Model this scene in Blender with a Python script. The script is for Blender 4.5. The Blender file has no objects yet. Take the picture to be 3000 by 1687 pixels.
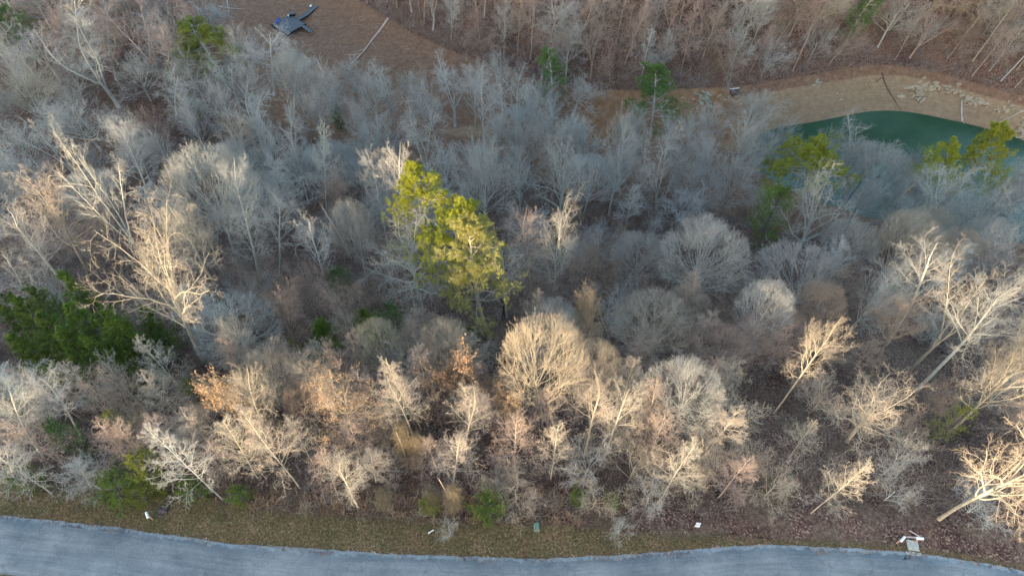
import bpy, math, random
import numpy as np
from mathutils import Vector, Matrix, Quaternion
PI = math.pi
R = math.radians
rng = np.random.default_rng(7)
rnd = random.Random(11)
S = bpy.context.scene
COL = S.collection

# ------------------------------------------------------------------ camera
CAM_H = 60.0
PITCH = 54.0                       # degrees below the horizon
FPX, PW, PH = 2000.0, 3000.0, 1687.0   # focal length in photo pixels
cam = bpy.data.cameras.new('camera')
cam.sensor_fit = 'HORIZONTAL'
cam.sensor_width = 36.0
cam.lens = 36.0 * FPX / PW
cam.clip_start = 0.5
cam.clip_end = 3000
camo = bpy.data.objects.new('camera', cam)
camo.location = (0, 0, CAM_H)
camo.rotation_euler = (R(90 - PITCH), 0, 0)
COL.objects.link(camo)
S.camera = camo

# ------------------------------------------------------------------ sky, sun, exposure
SUN_EL, SUN_AZ = 7.0, 204.0        # low sun behind the camera, a little to the left
wd = bpy.data.worlds.new('World')
S.world = wd
wd.use_nodes = True
nt = wd.node_tree
sky = nt.nodes.new('ShaderNodeTexSky')
sky.sky_type = 'NISHITA'
sky.sun_disc = False
sky.sun_elevation = R(SUN_EL)
sky.sun_rotation = R(SUN_AZ)
sky.air_density = 1.0
sky.dust_density = 1.5
sky.ozone_density = 1.0
bg = nt.nodes['Background']
nt.links.new(sky.outputs[0], bg.inputs[0])
bg.inputs[1].default_value = 0.15
sl = bpy.data.lights.new('sun', 'SUN')
sl.energy = 2.0
sl.angle = R(0.6)
sl.color = (0.94, 0.745, 0.50)
so = bpy.data.objects.new('sun', sl)
sdir = Vector((math.sin(R(SUN_AZ)) * math.cos(R(SUN_EL)), math.cos(R(SUN_AZ)) * math.cos(R(SUN_EL)), math.sin(R(SUN_EL))))
so.rotation_euler = sdir.to_track_quat('Z', 'Y').to_euler()
so.location = (0, -60, 90)
COL.objects.link(so)
S.view_settings.view_transform = 'Standard'
S.view_settings.look = 'None'
S.view_settings.exposure = 2.85
S.view_settings.gamma = 1.0

# ------------------------------------------------------------------ projection helpers (photo survey)
cp, sp_ = math.cos(R(PITCH)), math.sin(R(PITCH))
VS = 3000 / 2576.0                 # survey pixels were read from a 2576 px wide view

def ray(px, py):
    u = (px - PW / 2) / FPX
    v = (PH / 2 - py) / FPX
    return np.array([u, cp + v * sp_, -sp_ + v * cp])

def on_plane(px, py, z):
    d = ray(px, py)
    t = (CAM_H - z) / -d[2]
    return d[0] * t, d[1] * t

def project(x, y, z):
    zz = z - CAM_H
    dep = y * cp - zz * sp_
    up = y * sp_ + zz * cp
    return PW / 2 + FPX * x / dep, PH / 2 - FPX * up / dep, dep

# ------------------------------------------------------------------ terrain height
WATER_Z = -28.0
CP = []
def cpx(px, py, z):
    x, y = on_plane(px, py, z)
    CP.append((x, y, z))
# verge and slope below the road
for px in (-700, 0, 700, 1500, 2200, 3000, 3700):
    cpx(px, 1450, -0.35)
for px, z in ((-700, -3.5), (0, -3.5), (700, -3.5), (1500, -3.2), (2200, -3.0), (3000, -3.5), (3700, -4)):
    cpx(px, 1270, z)
for px, z in ((-700, -8), (0, -7.5), (700, -7.5), (1500, -7.5), (2200, -8), (3000, -9.5), (3700, -10)):
    cpx(px, 1050, z)
for px, z in ((-800, -13), (0, -12.5), (700, -12.5), (1500, -13), (2200, -14.5), (3000, -18), (3800, -19)):
    cpx(px, 850, z)
for px, z in ((-900, -17), (0, -17), (700, -17.5), (1400, -18.5), (2000, -20.5), (2500, -25), (3000, -29.5), (3800, -30)):
    cpx(px, 680, z)
for px, z in ((-900, -19.5), (0, -20.0), (500, -20.5), (1000, -22), (1500, -23.5), (2000, -25.5), (2300, -29), (2600, -31), (3000, -31.5), (3800, -31.5)):
    cpx(px, 500, z)
for px, z in ((-900, -20.5), (0, -21.5), (500, -22.3), (900, -24.0), (1300, -26.3), (1700, -26.8), (2050, -26.4)):
    cpx(px, 360, z)
cpx(2150, 410, -26.9)
for px, z in ((2248, -28), (2414, -28), (2546, -28), (2700, -28), (2828, -28)):
    cpx(px, {2248: 368, 2414: 352, 2546: 325, 2700: 331, 2828: 360}[px], z)
cpx(3000, 414, -28); cpx(3600, 640, -28)
for px, py, z in ((2700, 430, -30.5), (2950, 520, -31)):
    cpx(px, py, z)
for px, py, z in ((0, 230, -21.5), (400, 230, -22.0), (700, 220, -23.2), (900, 200, -25), (1200, 240, -25.5), (1450, 300, -26.3),
                  (-800, 200, -20), (0, 60, -21.5), (350, 60, -22.2), (600, 30, -23.5), (850, 70, -25.6), (1000, 60, -25.2), (750, -40, -25.5)):
    cpx(px, py, z)
# foot of the far hillside
FOOT = [(1040, 0), (1150, 60), (1300, 120), (1420, 180), (1520, 205), (1600, 245), (1800, 262), (2010, 262), (2200, 240), (2450, 200), (2560, 180), (2700, 212), (2850, 240), (3000, 290), (3200, 380), (3600, 560)]
for px, py in FOOT[::2] + [FOOT[-1]]:
    cpx(px, py, -23.0)
for px, py, z in ((1400, 0, -16.5), (1700, 60, -14.5), (2000, 60, -15.0), (2300, 60, -15.5), (2600, 20, -16.0), (3000, 120, -16.5), (3500, 330, -15)):
    cpx(px, py, z)
CP += [(-30, 190, -16), (-80, 180, -17), (20, 170, 0), (70, 165, 6), (120, 150, 6), (0, 260, 16), (120, 260, 30), (-120, 260, 10), (-180, 120, -12), (190, 100, 4), (160, 60, -30), (180, 20, -6), (-160, 20, -3),
       (0, 5, 0.3), (-60, 5, 0.4), (60, 5, 0.3), (0, -40, 4.0), (-90, -40, 4), (90, -40, 4)]
CPA = np.array(CP)
def _u(r2):
    return 0.5 * r2 * np.log(r2 + 1e-9)
_n = len(CPA)
_A = np.zeros((_n + 3, _n + 3))
_d2 = ((CPA[:, None, :2] - CPA[None, :, :2]) ** 2).sum(-1)
_A[:_n, :_n] = _u(_d2) + np.eye(_n) * 60.0
_A[:_n, _n] = 1; _A[:_n, _n + 1:] = CPA[:, :2]
_A[_n, :_n] = 1; _A[_n + 1:, :_n] = CPA[:, :2].T
_w = np.linalg.solve(_A, np.concatenate([CPA[:, 2], np.zeros(3)]))

# the near edge line of the road, measured at z = 0
EDGE_PX = [(-900, 1400), (-400, 1455), (0, 1510), (291, 1535), (699, 1593), (1165, 1621), (1549, 1636), (1863, 1619), (2213, 1592), (2562, 1605), (2795, 1634), (3000, 1668), (3400, 1765), (3900, 1850)]
EDGE = np.array([on_plane(a, b, 0) for a, b in EDGE_PX])
ROAD_W = 4.75
def edge_y(x):
    # smooth interpolation of the edge line
    y = 0
    for o in (-2, -1, 0, 1, 2):
        y = y + np.interp(x + o * 1.1, EDGE[:, 0], EDGE[:, 1])
    return y / 5

def vnoise(x, y, s, seed=0):
    """smooth value noise, vectorised"""
    x = np.asarray(x, float) / s; y = np.asarray(y, float) / s
    xi = np.floor(x); yi = np.floor(y)
    fx = x - xi; fy = y - yi
    fx = fx * fx * (3 - 2 * fx); fy = fy * fy * (3 - 2 * fy)
    def h(a, b):
        v = np.sin(a * 127.1 + b * 311.7 + seed * 74.7) * 43758.5453
        return v - np.floor(v)
    return (h(xi, yi) * (1 - fx) + h(xi + 1, yi) * fx) * (1 - fy) + (h(xi, yi + 1) * (1 - fx) + h(xi + 1, yi + 1) * fx) * fy

def height(x, y):
    x = np.atleast_1d(np.asarray(x, float)); y = np.atleast_1d(np.asarray(y, float))
    sh = x.shape
    x = x.ravel(); y = y.ravel()
    z = np.empty_like(x)
    for k in range(0, len(x), 20000):
        a, b = x[k:k + 20000], y[k:k + 20000]
        d2 = (a[:, None] - CPA[None, :, 0]) ** 2 + (b[:, None] - CPA[None, :, 1]) ** 2
        z[k:k + 20000] = _u(d2) @ _w[:_n] + _w[_n] + _w[_n + 1] * a + _w[_n + 2] * b
    # far from the survey: rolling wooded hills, and the unseen ridge behind, shaped to keep the low sun off the ground
    far = np.clip((np.hypot(x, np.maximum(y - 60, 0)) - 190) / 60, 0, 1)
    z = z * (1 - far) + far * (18 + 14 * vnoise(x, y, 150, 3))
    bk = np.clip((-y - 25) / 95, 0, 1); bk = bk * bk * (3 - 2 * bk)
    ridge = 23.6 + 5.0 * (vnoise(x, y * 0.2, 17, 5) - .5) + 3.2 * (vnoise(x, y * 0.2, 6, 6) - .5) + 3 * (vnoise(x, y * .2, 60, 2) - .5)
    ridge = ridge + 1.6 * np.exp(-((x + 107) / 8) ** 2) - 4.2 * np.exp(-((x + 91) / 5.5) ** 2) - 4.5 * np.exp(-((x + 67) / 7) ** 2)  # crest bump and dips shaped to shade some trees and let sun reach others
    ridge = ridge - np.clip((-y - 160) / 60, 0, 4) * 4
    z = z * (1 - bk) + bk * ridge
    bump = 0.5 * (vnoise(x, y, 5.5, 1) - .5) + 0.9 * (vnoise(x, y, 14, 9) - .5) + 0.16 * (vnoise(x, y, 1.3, 4) - .5)
    # flat bench of the road
    e = edge_y(x)
    d = np.where(y > e, y - e, np.where(y < e - ROAD_W, e - ROAD_W - y, 0))
    d = np.where(np.abs(x) > 75, np.maximum(d, 0), d)
    k = np.clip((d - 0.3) / 6.0, 0, 1); k = k * k * (3 - 2 * k)
    wet = np.clip((z - WATER_Z + .4) / 3.0, 0.12, 1)
    z = z * k + (1 - k) * -0.0 + bump * k * wet
    z = np.where((np.abs(x) < 95) & (d < .3), 0.0, z)
    return z.reshape(sh)

def ground_at(px, py, lift=0.0):
    """walk a survey ray down to the ground raised by lift; returns base x,y,z"""
    d = ray(px, py)
    t = np.linspace(40, 330, 700)
    X = d[0] * t; Y = d[1] * t; Z = CAM_H + d[2] * t
    h = np.maximum(height(X, Y), WATER_Z - .6) + lift
    s = Z - h
    i = np.argmax(s < 0)
    if i == 0:
        i = 1
    f = s[i - 1] / (s[i - 1] - s[i] + 1e-9)
    x = X[i - 1] + (X[i] - X[i - 1]) * f
    y = Y[i - 1] + (Y[i] - Y[i - 1]) * f
    return float(x), float(y), float(height(x, y)[0])

# ------------------------------------------------------------------ object helpers
def put(name, me, parent=None, loc=None, rot=None, scale=None, **tags):
    o = bpy.data.objects.new(name, me)
    COL.objects.link(o)
    if parent is not None:
        o.parent = parent
    if loc is not None: o.location = loc
    if rot is not None: o.rotation_euler = rot
    if scale is not None: o.scale = scale
    for k, v in tags.items():
        if v: o[k] = v
    return o

def mesh_np(name, V, F, mat=None, smooth=False, attrs=None):
    """V (n,3); F list of (m,k) index arrays"""
    me = bpy.data.meshes.new(name)
    V = np.asarray(V, np.float32)
    me.vertices.add(len(V)); me.vertices.foreach_set('co', V.ravel())
    F = [np.asarray(f, np.int32) for f in F if len(f)]
    loops = np.concatenate([f.ravel() for f in F])
    tot = np.concatenate([np.full(len(f), f.shape[1], np.int32) for f in F])
    st = np.concatenate([[0], np.cumsum(tot)[:-1]]).astype(np.int32)
    me.loops.add(len(loops)); me.loops.foreach_set('vertex_index', loops)
    me.polygons.add(len(tot)); me.polygons.foreach_set('loop_start', st)
    try: me.polygons.foreach_set('loop_total', tot)
    except Exception: pass
    if smooth:
        me.polygons.foreach_set('use_smooth', np.ones(len(tot), bool))
    for k, a in (attrs or {}).items():
        at = me.attributes.new(k, 'FLOAT', 'POINT')
        at.data.foreach_set('value', np.asarray(a, np.float32))
    me.update(calc_edges=True)
    if mat: me.materials.append(mat)
    return me

class Tubes:
    """collects batches of polylines and turns them into one tube mesh"""
    def __init__(s): s.V = []; s.F = []; s.T = []; s.n = 0
    def add(s, pts, rad, sides=3, tip=None, cap=False):
        pts = np.asarray(pts, float); rad = np.asarray(rad, float)
        if pts.ndim == 2: pts = pts[None]; rad = rad[None]; tip = None if tip is None else np.asarray(tip)[None]
        M, n, _ = pts.shape
        if M == 0: return
        tan = np.empty_like(pts)
        tan[:, 1:-1] = pts[:, 2:] - pts[:, :-2]
        tan[:, 0] = pts[:, 1] - pts[:, 0]; tan[:, -1] = pts[:, -1] - pts[:, -2]
        tan /= np.linalg.norm(tan, axis=2, keepdims=True) + 1e-9
        ref = np.zeros((M, 1, 3)); ax = np.abs(tan.mean(1)).argmin(1)
        ref[np.arange(M), 0, ax] = 1
        a = np.cross(tan, ref); a /= np.linalg.norm(a, axis=2, keepdims=True) + 1e-9
        b = np.cross(tan, a)
        th = np.arange(sides) * 2 * PI / sides
        ring = pts[:, :, None] + rad[:, :, None, None] * (np.cos(th)[None, None, :, None] * a[:, :, None] + np.sin(th)[None, None, :, None] * b[:, :, None])
        s.V.append(ring.reshape(-1, 3))
        base = s.n + (np.arange(M)[:, None, None] * n + np.arange(n - 1)[None, :, None]) * sides + np.arange(sides)[None, None, :]
        nx = s.n + (np.arange(M)[:, None, None] * n + np.arange(n - 1)[None, :, None]) * sides + (np.arange(sides)[None, None, :] + 1) % sides
        s.F.append(np.stack([base, nx, nx + sides, base + sides], -1).reshape(-1, 4))
        if tip is None: tip = np.zeros((M, n))
        s.T.append(np.repeat(np.asarray(tip, float).reshape(-1), sides))
        s.n += M * n * sides
    def mesh(s, name, mat, smooth=True):
        return mesh_np(name, np.concatenate(s.V), [np.concatenate(s.F)], mat, smooth, {'tip': np.concatenate(s.T)})

# ------------------------------------------------------------------ materials
def mat_new(name, rough=.9, spec=.2):
    m = bpy.data.materials.new(name); m.use_nodes = True
    b = m.node_tree.nodes['Principled BSDF']
    b.inputs['Roughness'].default_value = rough
    b.inputs['Specular IOR Level'].default_value = spec
    return m, m.node_tree, b
def N(t, kind, **kw):
    n = t.nodes.new(kind)
    for k, v in kw.items():
        if k.startswith('i_'):
            n.inputs[k[2:].replace('_', ' ')].default_value = v
        else: setattr(n, k, v)
    return n
def ramp(t, fac, stops):
    r = t.nodes.new('ShaderNodeValToRGB')
    el = r.color_ramp.elements
    while len(el) < len(stops): el.new(.5)
    for e, (p, c) in zip(el, stops):
        e.position = p
        e.color = (*c, 1) if len(c) == 3 else c
    t.links.new(fac, r.inputs[0])
    return r.outputs[0]
def mix(t, fac, a, b, mode='MIX'):
    m = t.nodes.new('ShaderNodeMix'); m.data_type = 'RGBA'; m.blend_type = mode
    for s_, v in ((m.inputs[0], fac), (m.inputs[6], a), (m.inputs[7], b)):
        if isinstance(v, (int, float)): s_.default_value = v
        elif isinstance(v, tuple): s_.default_value = (*v, 1)
        else: t.links.new(v, s_)
    return m.outputs[2]
def noise(t, scale, detail=4, rough=.6, coord=None):
    n = N(t, 'ShaderNodeTexNoise'); n.inputs['Scale'].default_value = scale
    n.inputs['Detail'].default_value = detail; n.inputs['Roughness'].default_value = rough
    if coord is not None: t.links.new(coord, n.inputs['Vector'])
    return n.outputs['Fac']
def plain(name, col, rough=.7, spec=.3, var=.25, scale=6):
    m, t, b = mat_new(name, rough, spec)
    co = N(t, 'ShaderNodeTexCoord').outputs['Object']
    f = noise(t, scale, 5, .65, co)
    dk = tuple(c * (1 - var) for c in col); lt = tuple(min(1, c * (1 + var)) for c in col)
    t.links.new(ramp(t, f, [(.3, dk), (.7, lt)]), b.inputs['Base Color'])
    return m

def bark_material():
    m, t, b = mat_new('bark', .85, .25)
    oi = N(t, 'ShaderNodeObjectInfo')
    co = N(t, 'ShaderNodeTexCoord').outputs['Object']
    at = N(t, 'ShaderNodeAttribute'); at.attribute_name = 'tip'
    f = noise(t, 3.0, 6, .7, co)
    shade = ramp(t, f, [(.30, (.40, .38, .37)), (.52, (.85, .85, .84)), (.72, (1.12, 1.12, 1.08))])
    colr = mix(t, 1.0, oi.outputs['Color'], shade, 'MULTIPLY')
    # fine twigs carry their own reddish or tan bark, mixed per tree through the alpha of the tree's colour
    tipc = mix(t, oi.outputs['Alpha'], (.34, .325, .295), (.37, .25, .185))
    out = mix(t, at.outputs['Fac'], colr, mix(t, .45, tipc, oi.outputs['Color']))
    t.links.new(out, b.inputs['Base Color'])
    return m
M_BARK = bark_material()

def foliage_material(name, dark, lite, tr=.25):
    m, t, b = mat_new(name, .65, .25)
    co = N(t, 'ShaderNodeTexCoord').outputs['Object']
    oi = N(t, 'ShaderNodeObjectInfo')
    f = noise(t, .9, 4, .7, co)
    c = ramp(t, f, [(.3, dark), (.7, lite)])
    hs = N(t, 'ShaderNodeHueSaturation')
    mr = N(t, 'ShaderNodeMapRange'); mr.inputs[3].default_value = .8; mr.inputs[4].default_value = 1.2
    t.links.new(oi.outputs['Random'], mr.inputs[0]); t.links.new(mr.outputs[0], hs.inputs['Value'])
    t.links.new(c, hs.inputs['Color'])
    t.links.new(hs.outputs[0], b.inputs['Base Color'])
    tb = N(t, 'ShaderNodeBsdfTranslucent'); t.links.new(hs.outputs[0], tb.inputs[0])
    ms = N(t, 'ShaderNodeMixShader'); ms.inputs[0].default_value = tr
    t.links.new(b.outputs[0], ms.inputs[1]); t.links.new(tb.outputs[0], ms.inputs[2])
    t.links.new(ms.outputs[0], t.nodes['Material Output'].inputs[0])
    return m
M_PINE_Y = foliage_material('pine_needles_yellow', (.17, .20, .018), (.46, .46, .05), .3)
M_PINE_P = foliage_material('pine_needles_pale', (.22, .22, .06), (.44, .40, .13), .3)
M_PINE_G = foliage_material('pine_needles_green', (.07, .13, .04), (.15, .23, .06), .3)
M_CEDAR = foliage_material('cedar_sprays', (.07, .13, .025), (.20, .27, .05), .3)
M_OLIVE = foliage_material('olive_foliage', (.13, .16, .025), (.24, .26, .04), .3)
M_GREEN = foliage_material('bright_green_foliage', (.05, .12, .03), (.11, .21, .05), .3)
M_LEAF = foliage_material('dry_orange_leaves', (.34, .20, .10), (.48, .32, .19), .3)
M_VINE = plain('vine_stems', (.17, .135, .09), .9, .1, .35, 3)

def ground_material():
    m, t, b = mat_new('woodland_floor', .95, .1)
    co = N(t, 'ShaderNodeNewGeometry').outputs['Position']
    def A(n):
        a = N(t, 'ShaderNodeAttribute'); a.attribute_name = n; return a.outputs['Fac']
    vor = N(t, 'ShaderNodeTexVoronoi'); vor.inputs['Scale'].default_value = 7.5; t.links.new(co, vor.inputs['Vector'])
    sep = N(t, 'ShaderNodeSeparateColor'); t.links.new(vor.outputs['Color'], sep.inputs[0])
    leaf = ramp(t, sep.outputs[0], [(.0, (.036, .023, .021)), (.4, (.092, .055, .046)), (.8, (.17, .108, .083)), (1, (.32, .24, .185))])
    big = ramp(t, noise(t, .12, 5, .6, co), [(.35, (.65, .62, .66)), (.65, (1.2, 1.1, 1.05))])
    leaf = mix(t, 1, leaf, big, 'MULTIPLY')
    duff = ramp(t, noise(t, 2.2, 8, .75, co), [(.3, (.05, .035, .028)), (.5, (.13, .09, .065)), (.7, (.26, .20, .15))])
    leaf = mix(t, ramp(t, noise(t, .33, 5, .65, co), [(.42, (0, 0, 0)), (.60, (.85, .85, .85))]), leaf, duff)
    # clay and dried mud of the drawn down lake bed, banded along old waterlines
    sx = N(t, 'ShaderNodeSeparateXYZ'); t.links.new(co, sx.inputs[0])
    zz = N(t, 'ShaderNodeMath', operation='MULTIPLY'); zz.inputs[1].default_value = 2.6; t.links.new(sx.outputs[2], zz.inputs[0])
    cb = N(t, 'ShaderNodeCombineXYZ'); t.links.new(zz.outputs[0], cb.inputs[2])
    xs = N(t, 'ShaderNodeMath', operation='MULTIPLY'); xs.inputs[1].default_value = .05; t.links.new(sx.outputs[0], xs.inputs[0]); t.links.new(xs.outputs[0], cb.inputs[0])
    band = noise(t, 3.0, 4, .6, cb.outputs[0])
    mud = ramp(t, band, [(.25, (.25, .165, .10)), (.5, (.29, .205, .13)), (.75, (.33, .25, .165))])
    mud = mix(t, 1, mud, ramp(t, noise(t, 1.1, 6, .7, co), [(.3, (.72, .70, .68)), (.7, (1.15, 1.12, 1.1))]), 'MULTIPLY')
    red = ramp(t, noise(t, .9, 6, .7, co), [(.3, (.18, .095, .05)), (.7, (.34, .21, .125))])
    brown = ramp(t, noise(t, 1.3, 9, .80, co), [(.3, (.10, .055, .037)), (.55, (.215, .13, .085)), (.72, (.33, .22, .155))])
    grass = ramp(t, noise(t, 4.5, 7, .75, co), [(.32, (.035, .032, .018)), (.5, (.115, .09, .052)), (.68, (.29, .22, .15))])
    grass = mix(t, 1, grass, ramp(t, noise(t, .5, 5, .7, co), [(.3, (.75, .85, .7)), (.7, (1.3, 1.05, .95))]), 'MULTIPLY')
    def edge(att, s=.35, sc=1.4):
        n = noise(t, sc, 5, .7, co)
        a = N(t, 'ShaderNodeMath', operation='MULTIPLY_ADD'); a.inputs[1].default_value = s * 2; t.links.new(n, a.inputs[0])
        a.inputs[2].default_value = -s
        c = N(t, 'ShaderNodeMath', operation='ADD'); t.links.new(A(att), c.inputs[0]); t.links.new(a.outputs[0], c.inputs[1])
        mr = N(t, 'ShaderNodeMapRange'); mr.inputs[1].default_value = .35; mr.inputs[2].default_value = .65
        t.links.new(c.outputs[0], mr.inputs[0]); return mr.outputs[0]
    c = mix(t, edge('bed'), leaf, brown)
    c = mix(t, edge('mud', .25, .8), c, mud)
    c = mix(t, edge('clay', .4), c, red)
    c = mix(t, edge('grass', .45, .9), c, grass)
    t.links.new(c, b.inputs['Base Color'])
    bp = N(t, 'ShaderNodeBump'); bp.inputs['Strength'].default_value = .5; bp.inputs['Distance'].default_value = .12
    t.links.new(noise(t, 5, 5, .7, co), bp.inputs['Height']); t.links.new(bp.outputs[0], b.inputs['Normal'])
    return m
M_GROUND = ground_material()

# ------------------------------------------------------------------ ground sheet
def axis(lo, hi, step, outer, growth=1.35):
    core = list(np.arange(lo, hi + step / 2, step))
    s = step; a = core[0]; pre = []
    while a > -outer:
        s *= growth; a -= s; pre.append(a)
    s = step; a = core[-1]; post = []
    while a < outer:
        s *= growth; a += s; post.append(a)
    return np.array(pre[::-1] + core + post)
gx = axis(-105, 105, .62, 900)
gy = np.concatenate([axis(9, 150, .62, 900)])
GX, GY = np.meshgrid(gx, gy)
GZ = height(GX, GY)
# keep the ground just under the road sheet
V = np.stack([GX.ravel(), GY.ravel(), GZ.ravel()], 1)
ny, nx = GX.shape
i = (np.arange(ny - 1)[:, None] * nx + np.arange(nx - 1)[None, :]).ravel()
Fq = np.stack([i, i + 1, i + 1 + nx, i + nx], 1)
px_, py_, dep_ = project(V[:, 0], V[:, 1], V[:, 2])
ok = dep_ > 20
def sstep(a, b, x): 
    k = np.clip((x - a) / (b - a), 0, 1); return k * k * (3 - 2 * k)
e_ = edge_y(V[:, 0])
dr = np.where(V[:, 1] > e_, V[:, 1] - e_, e_ - ROAD_W - V[:, 1])
gw = np.interp(V[:, 0], [-80, -33, -15, 5, 14, 22, 60], [3.4, 3.1, 2.9, 2.6, 1.0, .35, .3])
a_grass = sstep(gw + .8, gw - .8, dr)
a_grass = np.maximum(a_grass, .62 * np.exp(-(((px_ - 2270) / 130) ** 2 + ((py_ - 1440) / 90) ** 2)) * ok)
low = sstep(-22.6, -23.6, V[:, 2]) * (V[:, 1] > 60)
a_bed = low
rightside = sstep(2040, 2180, px_) * ok
a_mud = sstep(-23.8, -24.8, V[:, 2]) * rightside * (V[:, 1] > 60)
a_mud = a_mud * sstep(92, 97, V[:, 1])
a_mud = np.maximum(a_mud, .9 * np.exp(-(((px_ - 1400) / 120) ** 2 + ((py_ - 385) / 22) ** 2)) * ok)
a_clay = sstep(93, 99, V[:, 1]) * low * sstep(1620, 1740, px_) * sstep(2250, 2090, px_) * ok
me = mesh_np('ground', V, [Fq], M_GROUND, True, {'grass': a_grass, 'bed': a_bed, 'mud': a_mud, 'clay': a_clay})
GROUND = put('ground', me, kind='structure')

# ------------------------------------------------------------------ water
def water_material():
    m, t, b = mat_new('lake_water', .08, .5)
    co = N(t, 'ShaderNodeNewGeometry').outputs['Position']
    t.links.new(ramp(t, noise(t, .09, 6, .65, co), [(.35, (.012, .055, .032)), (.7, (.032, .100, .054))]), b.inputs['Base Color'])
    bp = N(t, 'ShaderNodeBump'); bp.inputs['Strength'].default_value = .7; bp.inputs['Distance'].default_value = .06
    mp = N(t, 'ShaderNodeMapping'); mp.inputs['Rotation'].default_value = (0, 0, R(25)); mp.inputs['Scale'].default_value = (1, .35, 1)
    t.links.new(co, mp.inputs[0])
    t.links.new(noise(t, 2.5, 4, .6, mp.outputs[0]), bp.inputs['Height']); t.links.new(bp.outputs[0], b.inputs['Normal'])
    return m
me = mesh_np('lake', [(18, 55, WATER_Z), (170, 30, WATER_Z), (170, 112, WATER_Z), (18, 116, WATER_Z)], [np.array([[0, 1, 2, 3]])], water_material())
put('lake', me, kind='structure')

# ------------------------------------------------------------------ road
def road_material():
    m, t, b = mat_new('asphalt', .8, .3)
    uv = N(t, 'ShaderNodeUVMap'); uv.uv_map = 'UVMap'
    pos = N(t, 'ShaderNodeNewGeometry').outputs['Position']
    mp = N(t, 'ShaderNodeMapping'); mp.inputs['Scale'].default_value = (.05, 1.1, 1); t.links.new(uv.outputs[0], mp.inputs[0])
    streak = noise(t, 3.0, 6, .65, mp.outputs[0])
    c = ramp(t, streak, [(.3, (.142, .164, .180)), (.5, (.178, .202, .218)), (.7, (.222, .245, .260))])
    c = mix(t, 1, c, ramp(t, noise(t, .22, 6, .7, pos), [(.35, (.68, .72, .76)), (.65, (1.2, 1.17, 1.14))]), 'MULTIPLY')
    c = mix(t, 1, c, ramp(t, noise(t, 9, 8, .85, pos), [(.35, (.72, .72, .72)), (.65, (1.24, 1.24, 1.24))]), 'MULTIPLY')
    # worn pale fringe where grit and dust lie on the edge
    s = N(t, 'ShaderNodeSeparateXYZ'); t.links.new(uv.outputs[0], s.inputs[0])
    n2 = noise(t, 1.1, 6, .8, pos)
    k = N(t, 'ShaderNodeMath', operation='MULTIPLY_ADD'); k.inputs[1].default_value = 1.7; k.inputs[2].default_value = -.46; t.links.new(n2, k.inputs[0])
    d = N(t, 'ShaderNodeMath', operation='SUBTRACT'); t.links.new(k.outputs[0], d.inputs[0]); t.links.new(s.outputs[1], d.inputs[1])
    mr = N(t, 'ShaderNodeMapRange'); mr.inputs[1].default_value = 0; mr.inputs[2].default_value = .18; t.links.new(d.outputs[0], mr.inputs[0])
    mm = N(t, 'ShaderNodeMath', operation='MULTIPLY'); mm.inputs[1].default_value = .65; t.links.new(mr.outputs[0], mm.inputs[0])
    c = mix(t, mm.outputs[0], c, (.36, .39, .40))
    # hairline cracks
    vo = N(t, 'ShaderNodeTexVoronoi', feature='DISTANCE_TO_EDGE'); vo.inputs['Scale'].default_value = .33
    w = N(t, 'ShaderNodeVectorMath', operation='ADD'); nn = N(t, 'ShaderNodeTexNoise'); nn.inputs['Scale'].default_value = 1.3; t.links.new(pos, nn.inputs['Vector'])
    t.links.new(pos, w.inputs[0]); t.links.new(nn.outputs['Color'], w.inputs[1]); t.links.new(w.outputs[0], vo.inputs['Vector'])
    mr2 = N(t, 'ShaderNodeMapRange'); mr2.inputs[1].default_value = .004; mr2.inputs[2].default_value = .012; mr2.inputs[3].default_value = .4; mr2.inputs[4].default_value = 0
    t.links.new(vo.outputs['Distance'], mr2.inputs[0])
    c = mix(t, mr2.outputs[0], c, (.07, .08, .09))
    t.links.new(c, b.inputs['Base Color'])
    bp = N(t, 'ShaderNodeBump'); bp.inputs['Strength'].default_value = .25; bp.inputs['Distance'].default_value = .02
    t.links.new(noise(t, 30, 3, .7, pos), bp.inputs['Height']); t.links.new(bp.outputs[0], b.inputs['Normal'])
    return m
xs = np.arange(-90, 90.1, .35)
rag = .12 * (vnoise(xs, 0 * xs, .5, 8) - .5) + .12 * (vnoise(xs, 0 * xs, 3.1, 2) - .5)
ey = edge_y(xs) + rag
ey2 = edge_y(xs) - ROAD_W + .2 * (vnoise(xs, 0 * xs, 1.2, 12) - .5)
rows = [0, .02, .25, .5, .75, .98, 1]
Vr = []; UV = []
for k, f in enumerate(rows):
    yy = ey + (ey2 - ey) * f
    crown_z = .035 + .05 * 4 * f * (1 - f)
    if f in (0, 1): crown_z = -.03
    Vr.append(np.stack([xs, yy, np.full_like(xs, crown_z)], 1))
    UV.append(np.stack([xs, np.full_like(xs, f * ROAD_W)], 1))
Vr = np.concatenate(Vr); UV = np.concatenate(UV); n_ = len(xs)
q = []
for k in range(len(rows) - 1):
    j = np.arange(n_ - 1) + k * n_
    q.append(np.stack([j, j + n_, j + n_ + 1, j + 1], 1))
q = np.concatenate(q)
me = mesh_np('road', Vr, [q], road_material(), True)
uvl = me.uv_layers.new(name='UVMap')
li = np.empty(len(me.loops), np.int32); me.loops.foreach_get('vertex_index', li)
uvl.data.foreach_set('uv', UV[li].astype(np.float32).ravel())
ROAD = put('road', me, kind='structure')

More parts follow.
